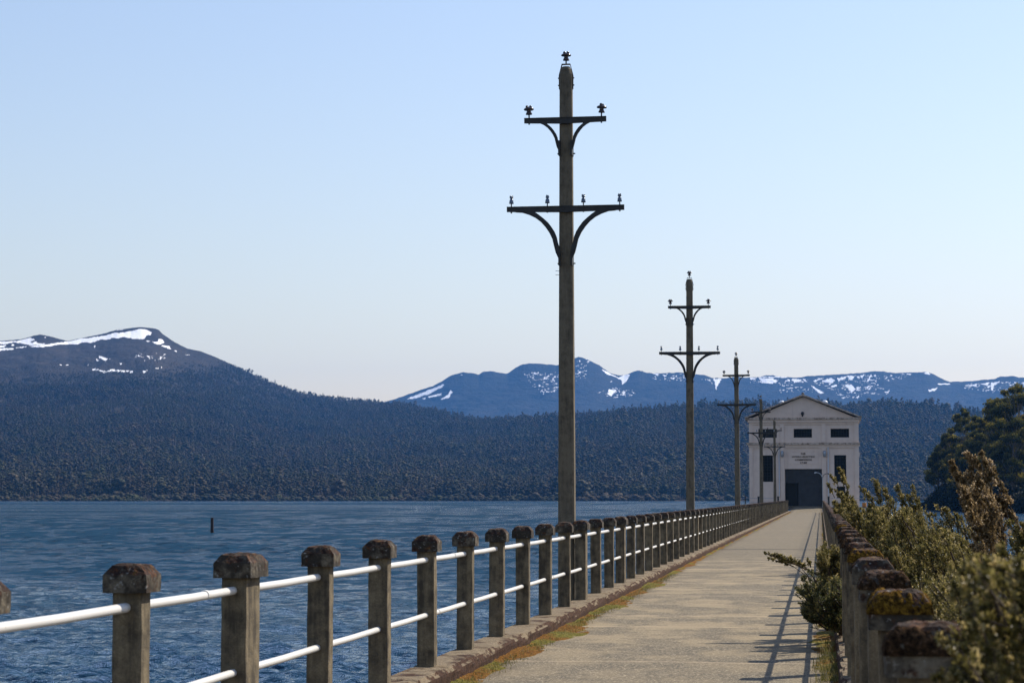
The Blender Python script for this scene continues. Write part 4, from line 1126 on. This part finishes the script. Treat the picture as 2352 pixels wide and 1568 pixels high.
# ---------------------------------------------------------------- ground beside the walkway at right
def bank():
    xs = np.concatenate([np.linspace(.45, 6, 34), np.linspace(6.5, 30, 30)]); ys = np.linspace(-12, 60, 100)
    Y, X = np.meshgrid(ys, xs, indexing='ij')
    z = -1.15 - np.clip(X-2.5, 0, 40)*.13 - np.clip(Y-44, 0, 40)**1.2*.09 + fbm(X*.8, Y*.8, 4, 3)*.35
    z = np.maximum(z, WZ - .6)
    o = np_mesh('ground', np.stack([X, Y, z], -1).reshape(-1, 3), grid_faces(len(ys), len(xs)), M['bank'], smooth=True)
    tag(o, 'low bank under the shrubs at right', kind='structure')
bank()
def gz(x, y): return -1.15 - max(0, x-2.5)*.13 - max(0, y-44)**1.2*.09

# ---------------------------------------------------------------- shrubs
def leaf_quads(P, D, L, W, r):
    # P base points, D unit directions; returns verts (n*4,3)
    n = len(P); q = r.normal(size=(n, 3)); s = np.cross(D, q); s /= np.linalg.norm(s, axis=1)[:, None] + 1e-9
    L = L[:, None]; W = W[:, None]
    up = np.cross(s, D)
    a = P; b = P + D*L*.5 + s*W; c = P + D*L + up*L*.12; d = P + D*L*.5 - s*W
    return np.stack([a, b, c, d], 1).reshape(-1, 3)
def shrub(name, label, base, plumes, leaf=(.018, .006), dens=1.0, mat='leaf', seed=0, group=None, stem=.014, cat='shrub', spread=.11, twl=.13):
    """plumes: list of (start point, tip point, radius factor). World coordinates."""
    r = np.random.default_rng(seed); base = np.array(base, float)
    root = empty(name, tuple(base)); tag(root, label, cat, group)
    sb = MB(); LV = []; A = []
    for (p0, p1, rf) in plumes:
        p0 = np.array(p0, float) - base; p1 = np.array(p1, float) - base
        L = np.linalg.norm(p1 - p0)
        bend = r.normal(0, .06, 3)*L; bend[2] = abs(bend[2])*.3
        N = 9; ts = np.linspace(0, 1, N)
        ax = p0[None] * (1-ts)[:, None] + p1[None] * ts[:, None] + bend[None] * (np.sin(ts*np.pi))[:, None]
        sb.tube(ax[::2], [stem*(1-.75*t)*(.5+.5*rf) for t in ts[::2]], 5, caps=False)
        nt_ = int(max(6, L*88*dens))
        t = r.uniform(.12, 1, nt_)**.8
        c = np.stack([np.interp(t, ts, ax[:, k]) for k in range(3)], 1)
        dax = (p1-p0)/max(L, 1e-6)
        rad = r.normal(size=(nt_, 3)); rad -= (rad@dax)[:, None]*dax; rad /= np.linalg.norm(rad, axis=1)[:, None]
        dr = dax*1.05 + rad*.5 + np.array([0, 0, .3]); dr /= np.linalg.norm(dr, axis=1)[:, None]
        tl = twl*rf*(1.15 - .75*t)*r.uniform(.6, 1.3, nt_)
        c = c + rad*(spread*rf*(1.05-.8*t)*r.random(nt_))[:, None]
        nl = 16
        u = (np.arange(nl)+.5)/nl
        P = c[:, None, :] + dr[:, None, :]*(tl[:, None]*u[None])[..., None]
        q = r.normal(size=(nt_, nl, 3)); q /= np.linalg.norm(q, axis=2)[..., None]
        Dl = dr[:, None, :]*.75 + q*.8; Dl /= np.linalg.norm(Dl, axis=2)[..., None]
        n = nt_*nl
        Ls = leaf[0]*.80*r.uniform(.7, 1.3, n); Ws = leaf[1]*.62*r.uniform(.7, 1.3, n)
        LV.append(leaf_quads(P.reshape(-1, 3), Dl.reshape(-1, 3), Ls, Ws, r))
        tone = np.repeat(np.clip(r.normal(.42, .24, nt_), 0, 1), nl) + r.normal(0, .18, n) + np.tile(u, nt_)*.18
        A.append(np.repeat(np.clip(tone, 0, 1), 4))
        if L > .25:
            for k in range(0, nt_, 6): sb.tube([c[k], c[k]+dr[k]*tl[k]], .0022, 3, caps=False)
    sb.build('stem', M['twig'], root)
    V = np.concatenate(LV); n = len(V)//4
    np_mesh('foliage', V, np.arange(n*4).reshape(-1, 4), M[mat], attrs={'leaf_tone': np.concatenate(A)}, parent=root)
    return root

def plumes_from(base, tips, Y, r, fill=None, n_fill=0, depth=.7, tiplen=.55, rf=1.0):
    """tips: pixel tips (x,y[,dy]) at distance Y; fill: pixel polygon to fill with plume tips"""
    out = []; base = np.array(base, float)
    def add(tip, f):
        v = tip - base; L = np.linalg.norm(v); k = min(.85, tiplen*f*r.uniform(.8, 1.25)/L)
        start = base + v*(1-k); start[:2] = start[:2] + (tip[:2]-start[:2])*.25
        lean = np.array([-.10, 0, 0])*r.uniform(.0, 1)
        out.append((start - lean*.8 + r.normal(0, .03, 3), tip, f))
    for tp in tips:
        p = at_y(tp[0], tp[1], Y + (tp[2] if len(tp) > 2 else 0)); add(p, rf*r.uniform(.6, .85))
    if fill is not None:
        xs = [p[0] for p in fill]; ys = [p[1] for p in fill]; c = 0
        while c < n_fill:
            x, y = r.uniform(min(xs), max(xs)), r.uniform(min(ys), max(ys))
            if inpoly(np.array([x]), np.array([y]), fill)[0]:
                add(at_y(x, y, Y + r.normal(0, depth)), rf*r.uniform(.7, 1.2)); c += 1
    # main stems
    for k in range(4):
        o = out[r.integers(len(out))]; 
    return out
def big_stems(root_base, plumes, r, n=7, rad=.02):
    b = MB(); base = np.array(root_base)
    for k in range(n):
        s = np.array(plumes[r.integers(len(plumes))][0]) - base
        m = s*.5 + r.normal(0, .05, 3); m[:2] *= .6
        b.tube([(0, 0, -.1), tuple(m), tuple(s)], [rad, rad*.7, rad*.35], 6, caps=False)
    return b
def make_shrub(label, bx, by, Y, tips, fill, n_fill, seed, leaf=(.020, .0065), dens=1.0, mat='leaf', depth=.6, tiplen=.55, rf=1.0, bz=None, n_main=9, stem=.012, twl=.11, spread=.10, group='tea-tree shrubs right of the railing'):
    r = np.random.default_rng(seed); base = (bx, by, gz(bx, by) if bz is None else bz)
    pl = plumes_from(base, tips, Y, r, fill, n_fill, depth, tiplen, rf)
    root = shrub('shrub', label, base, pl, leaf, dens, mat, seed, group, stem=stem, twl=twl, spread=spread)
    big_stems(base, pl, r, n_main, .012 if by > 8 else .007).build('branch', M['twig'], root)
    return root

make_shrub('slender shrub leaning left against the pumphouse wall', 1.5, 46, 46, [(1925,1075),(1907,1091),(1902,1112),(1933,1100),(1918,1125),(1945,1130),(1958,1143),(1975,1118)],
           [(1910,1160),(1935,1128),(1962,1150),(1990,1175),(2020,1185),(2010,1235),(1960,1225),(1925,1185)], 90, 201, (.040, .0135), 1.0, 'leaf', .8, .5)
make_shrub('shrub with one tall left-leaning tip just right of the pumphouse', 1.6, 33, 33, [(2004,1100),(2012,1118),(1993,1135),(2030,1122),(2040,1140),(2000,1160)],
           [(1985,1190),(2005,1155),(2035,1168),(2065,1212),(2080,1290),(2010,1275),(1975,1215)], 190, 202, (.033, .011), 1.0, 'leaf', .8, .5)
make_shrub('broad olive shrub with twin feathery peaks in the middle of the thicket', 1.9, 27, 27, [(2060,1118),(2067,1135),(2094,1118),(2085,1140),(2050,1150),(2108,1150),(2072,1155),(2100,1165)],
           [(2040,1205),(2062,1168),(2100,1172),(2135,1222),(2160,1240),(2160,1400),(2070,1390),(2020,1275)], 400, 203, (.028, .0095), 1.05, 'leaf', .8, .5)
make_shrub('low rounded olive shrub below the headland shore', 2.3, 23, 23, [(2153,1162),(2168,1168),(2195,1180),(2207,1190),(2128,1178),(2145,1183),(2180,1195),(2220,1212)],
           [(2110,1228),(2150,1212),(2200,1228),(2240,1258),(2260,1420),(2130,1440),(2085,1330)], 380, 204, (.026, .0085), 1.05, 'leaf', .7, .45)
make_shrub('tall thin tan shrub reaching above the headland waterline', 2.5, 19, 19, [(2254,1043),(2221,1041),(2240,1052),(2187,1063),(2200,1085),(2262,1062),(2270,1095),(2228,1075),(2212,1110),(2245,1100),(2262,1130),(2235,1135),(2275,1160),(2250,1170),(2225,1150),(2297,1113),(2290,1140),(2305,1150),(2318,1175),(2300,1185),(2283,1195)],
           [(2200,1090),(2250,1060),(2265,1130),(2290,1170),(2290,1260),(2235,1300),(2222,1200),(2205,1130)], 52, 205, (.026, .011), 1.9, 'leaf_tan', .5, .42, .85, n_main=5, stem=.006, twl=.09, spread=.07)
make_shrub('small shrub with sparse tips at the right edge', 2.4, 14.5, 14.5, [(2311,1196),(2347,1205),(2325,1225),(2340,1240),(2300,1250),(2356,1222)],
           [(2290,1290),(2312,1210),(2350,1215),(2420,1250),(2420,1420),(2290,1420)], 70, 206, (.018, .008), 1.3, 'leaf', .5, .42, twl=.08, spread=.07)
make_shrub('dark green shrub low behind the right-hand railing caps', 1.5, 12, 12.5, [], [(2100,1330),(2240,1300),(2330,1340),(2340,1560),(2200,1560),(2100,1420)], 170, 207, (.018, .006), 1.0, 'leaf', .6, .4)
make_shrub('blurred leafy shrub filling the bottom right corner', .75, 5.0, 4.7, [(2299,1262),(2238,1272),(2185,1308),(2155,1462),(2270,1285),(2215,1300),(2330,1290),(2350,1280),(2175,1340),(2180,1480),(2162,1540)],
           [(2190,1330),(2240,1290),(2300,1275),(2420,1290),(2460,1700),(2160,1700),(2180,1560),(2200,1470),(2205,1400)], 230, 208, (.016, .0058), .9, 'leaf', .22, .20, .62, n_main=4, stem=.004, twl=.05, spread=.045)
# the shrub that pushes through the railing onto the walkway
r_ = np.random.default_rng(209)
b9 = (.24, 23.6, .14)
pl9 = plumes_from(b9, [(1846,1325),(1832,1350),(1840,1385),(1858,1310),(1875,1335)], 23.4, r_, [(1836,1350),(1860,1330),(1905,1330),(1935,1340),(1940,1425),(1900,1440),(1860,1425),(1838,1400)], 76, .25, .33, .8)
s9 = shrub('shrub', 'dark rounded shrub growing through the railing onto the walkway', b9, pl9, (.026, .0085), 1.1, 'leaf_dark', 209, None)
big_stems(b9, pl9, r_, 8, .012).build('branch', M['twig'], s9)
b10 = (.26, 25.2, .14)
pl10 = plumes_from(b10, [(1895,1250),(1910,1255),(1925,1262),(1880,1275),(1900,1270),(1918,1290),(1888,1295)], 25.0, r_, [(1880,1262),(1930,1262),(1938,1340),(1885,1330)], 80, .2, .33, .8)
s = at_y(1870, 1315, 24.8); 
for (x, y, f) in ((1754,1268,.5),(1775,1272,.6),(1790,1276,.7),(1815,1280,.8),(1830,1290,.8),(1800,1285,.6),(1845,1300,.8),(1765,1283,.4),(1852,1285,.7)):
    t_ = at_y(x, y, 24.6); st_ = s + (t_ - s)*.45; pl10.append((st_, t_, f*.45)); 
s10 = shrub('shrub', 'shrub behind it with one branch reaching left over the walkway', b10, pl10, (.026, .0085), .9, 'leaf', 210, None)
bb = big_stems(b10, pl10, r_, 6, .01)
bb.tube([tuple(np.array(s)-np.array(b10)+np.array([.15,0,-.1])), tuple(s-np.array(b10)), tuple(at_y(1800,1284,24.6)-np.array(b10)), tuple(at_y(1760,1270,24.6)-np.array(b10))], [.012,.01,.006,.003], 6)
bb.build('branch', M['twig'], s10)
# ---------------------------------------------------------------- headland with trees
def headland():
    # shoreline in plan, from the tip of the spit round to the right
    px = [(2118,1171.5),(2135,1171.5),(2160,1172.5),(2200,1174),(2260,1175.5),(2352,1178),(2500,1181),(2800,1185)]
    ws = [at_r(x, y, 1.0) for x, y in px]; W = []
    for x, y in px:
        d = dirs(x, y); t = (WZ - EYE)/d[2]; W.append(np.array([d[0]*t, d[1]*t]))
    W = np.array(W)
    n = 90; idx = np.linspace(0, len(W)-1, n); F0 = np.stack([np.interp(idx, range(len(W)), W[:, 0]), np.interp(idx, range(len(W)), W[:, 1])], 1)
    rows = np.linspace(0, 1, 26)
    V = []
    for t in rows:
        for k in range(n):
            q = F0[k]; dpt = 6 + 190*min(1, (k/n)*2.2 + .02)
            back = np.array([.35, 1.0])/1.06
            p = q + back*dpt*t
            h = min(1, k/14)*(3.2*min(1, t*6) + 8*t*(1-t))*min(1, (1-t)*6) + .5*min(1, t*8)*min(1, (1-t)*8)
            V.append((p[0], p[1], WZ - .35 + h + float(fbm(np.array([p[0]*.05]), np.array([p[1]*.05]), 3, 5)[0])*1.2*min(1, t*10)))
    V = np.array(V); 
    o = np_mesh('headland', V, grid_faces(len(rows), n), M['bank'], smooth=True)
    tag(o, 'low dark wooded headland across the water at right', kind='structure')
    return F0
F0 = headland()
def gum_tree(base, top, crown_w, seed, label, lean=0.0, bare=.35, nclump=26, under=False):
    r = np.random.default_rng(seed); base = np.array(base, float); H = top - base[2]
    root = empty('gum_tree', tuple(base)); tag(root, label, 'tree', 'gum trees on the headland')
    b = MB(); tp = np.array([lean*H, 0, H*.86])
    mid = tp*.5 + np.array([r.normal(0, .02)*H, 0, 0])
    b.tube([(0,0,-1.0), tuple(mid*.5), tuple(mid), tuple(tp*.8), tuple(tp)], [.42, .34, .28, .18, .07], 8)
    V = []; A = []
    for k in range(nclump):
        f = r.uniform(bare, 1.0)**.85
        env = crown_w*.5*math.sqrt(max(0.02, 1 - ((f - .62)/.46)**2)) if f < .98 else crown_w*.12
        a = r.uniform(0, 6.28); rr = env*r.uniform(.25, 1.0)
        c = np.array([lean*H*f + rr*math.cos(a), rr*math.sin(a), H*f])
        t0 = max(.25, f - .18); p0 = tp*t0*.98
        b.tube([tuple(p0), tuple((p0+c)*.5 + np.array([0, 0, -.03*H])), tuple(c)], [.11, .07, .03], 5, caps=False)
        sz = r.uniform(.09, .17)*crown_w
        n = int(230*r.uniform(.7, 1.3)); d = r.normal(size=(n, 3)); d /= np.linalg.norm(d, axis=1)[:, None]
        q = c + d*np.array([sz, sz, sz*.72])*(r.random((n, 1))**.45)
        D = r.normal(size=(n, 3)); D[:, 2] -= .3; D /= np.linalg.norm(D, axis=1)[:, None]
        V.append(leaf_quads(q, D, r.uniform(.35, .75, n), r.uniform(.12, .26, n), r))
        A.append(np.repeat(np.clip(r.normal(.4, .15) + .35*d[:, 2] + r.normal(0, .15, n), 0, 1), 4))  # leaf colour gets paler towards the top of each clump
    b.build('trunk', M['bark'], root)
    V = np.concatenate(V); n = len(V)//4
    np_mesh('crown', V, np.arange(n*4).reshape(-1, 4), M['leaf_tree'], attrs={'leaf_tone': np.concatenate(A)}, parent=root)
TREES = [ # px x, px top y, distance, crown width m, label, lean
 (2158,1042,668,8.5,'small gum tree with open crown at the left end of the headland',-.02,.40),
 (2172,1003,672,9,'round-topped gum tree second from the headland tip',.0,.35),
 (2196,985,660,10,'gum tree with olive crown left of the thin-topped one',.0,.3),
 (2222,940,655,9,'gum tree with thin ragged top standing above its neighbours',-.01,.3),
 (2246,968,640,11,'dense gum tree in the middle of the headland',.0,.25),
 (2268,955,630,11,'broad gum tree left of the tall right-hand group',.0,.25),
 (2290,922,620,12,'tall gum tree with stepped left side of crown',.0,.28),
 (2312,915,600,12,'tall gum tree with crown split in two',.01,.28),
 (2343,890,590,13,'tallest gum tree, at the right edge of the photo',.0,.25),
 (2330,960,585,12,'shorter gum tree in front of the tallest',.0,.2),
 (2375,900,600,13,'gum tree partly beyond the right edge',.0,.25),
 (2300,1000,600,12,'low spreading gum tree in front of the tall group',.0,.2),
 (2240,1020,625,11,'low dark gum tree near the middle of the headland shore',.0,.2),
 (2210,1040,640,9,'small dark gum tree beside the left shore of the headland',.0,.2),
 (2420,890,620,13,'gum tree outside the frame at right',.0,.25),
 (2470,920,610,13,'farther gum tree outside the frame at right',.0,.25)]
for k, (x, ty, dist, cw, lb, ln, bare) in enumerate(TREES):
    p = at_r(x, 1170, dist); top = at_r(x, ty, dist)[2]
    gum_tree((p[0], p[1], WZ + 1.6), top, cw, 300+k, lb, ln, bare, 44)
def undergrowth():
    r = np.random.default_rng(55); V = []; A = []
    for k in range(260):
        x = r.uniform(2142, 2700) if k > 60 else r.uniform(2140, 2352); 
        j = np.interp(x, [2118, 2352, 2800], [673, 556, 440]); dist = j + r.uniform(3, 40)
        hgt = np.interp(x, [2138, 2150, 2175, 2230, 2352], [2.5, 7, 9.0, 8, 9])*r.uniform(.3, 1.0)
        p = at_r(x, 1170, dist); c = np.array([p[0], p[1], WZ + .8 + hgt*.45])
        n = 420; d = r.normal(size=(n, 3)); d /= np.linalg.norm(d, axis=1)[:, None]
        q = c + d*np.array([2.6, 2.6, hgt*.55])*(r.random((n, 1))**.3)
        D = r.normal(size=(n, 3)); D /= np.linalg.norm(D, axis=1)[:, None]
        V.append(leaf_quads(q, D, r.uniform(.5, 1.0, n), r.uniform(.2, .4, n), r)); A.append(np.repeat(np.clip(r.normal(.4, .25, n), 0, 1), 4))
    V = np.concatenate(V); n = len(V)//4
    tag(np_mesh('undergrowth', V, np.arange(n*4).reshape(-1, 4), M['under'], attrs={'leaf_tone': np.concatenate(A)}), 'dark undergrowth along the headland shore', kind='stuff')
    p = at_r(2118, 1160, 671); base = np.array([p[0], p[1], WZ+.15])
    root = empty('round_bush', tuple(base)); tag(root, 'lone round dark bush on the rocks at the headland tip', 'bush')
    n = 900; d = r.normal(size=(n, 3)); d /= np.linalg.norm(d, axis=1)[:, None]
    q = np.array([0, 0, 1.4]) + d*np.array([1.15, 1.15, 1.05])*(r.random((n, 1))**.3)
    D = r.normal(size=(n, 3)); D /= np.linalg.norm(D, axis=1)[:, None]
    V = leaf_quads(q, D, r.uniform(.2, .45, n), r.uniform(.1, .18, n), r)
    np_mesh('foliage', V, np.arange(n*4).reshape(-1, 4), M['under'], attrs={'leaf_tone': np.repeat(r.random(n)*.6, 4)}, parent=root)
    b = MB(); b.tube([(0,0,-.3),(0,0,1.2)], .12, 6); b.build('stem', M['bark'], root)
undergrowth()

# ---------------------------------------------------------------- air between here and the mountains
def haze():
    b = NB('haze_air'); b.t.nodes.remove(b.b)
    v = b.n('ShaderNodeVolumePrincipled'); v.inputs['Color'].default_value = (.10, .38, 1.0, 1)
    v.inputs['Density'].default_value = 3.6e-5; v.inputs['Anisotropy'].default_value = 0.3
    b.set(b.out.inputs['Volume'], v.outputs[0])
    m = MB(); m.box(-10500, 10500, -700, 13800, -9.0, 860); o = m.build('haze', b.m)
    tag(o, 'thin blue air haze', kind='stuff')
    o.display_type = 'WIRE'
haze()
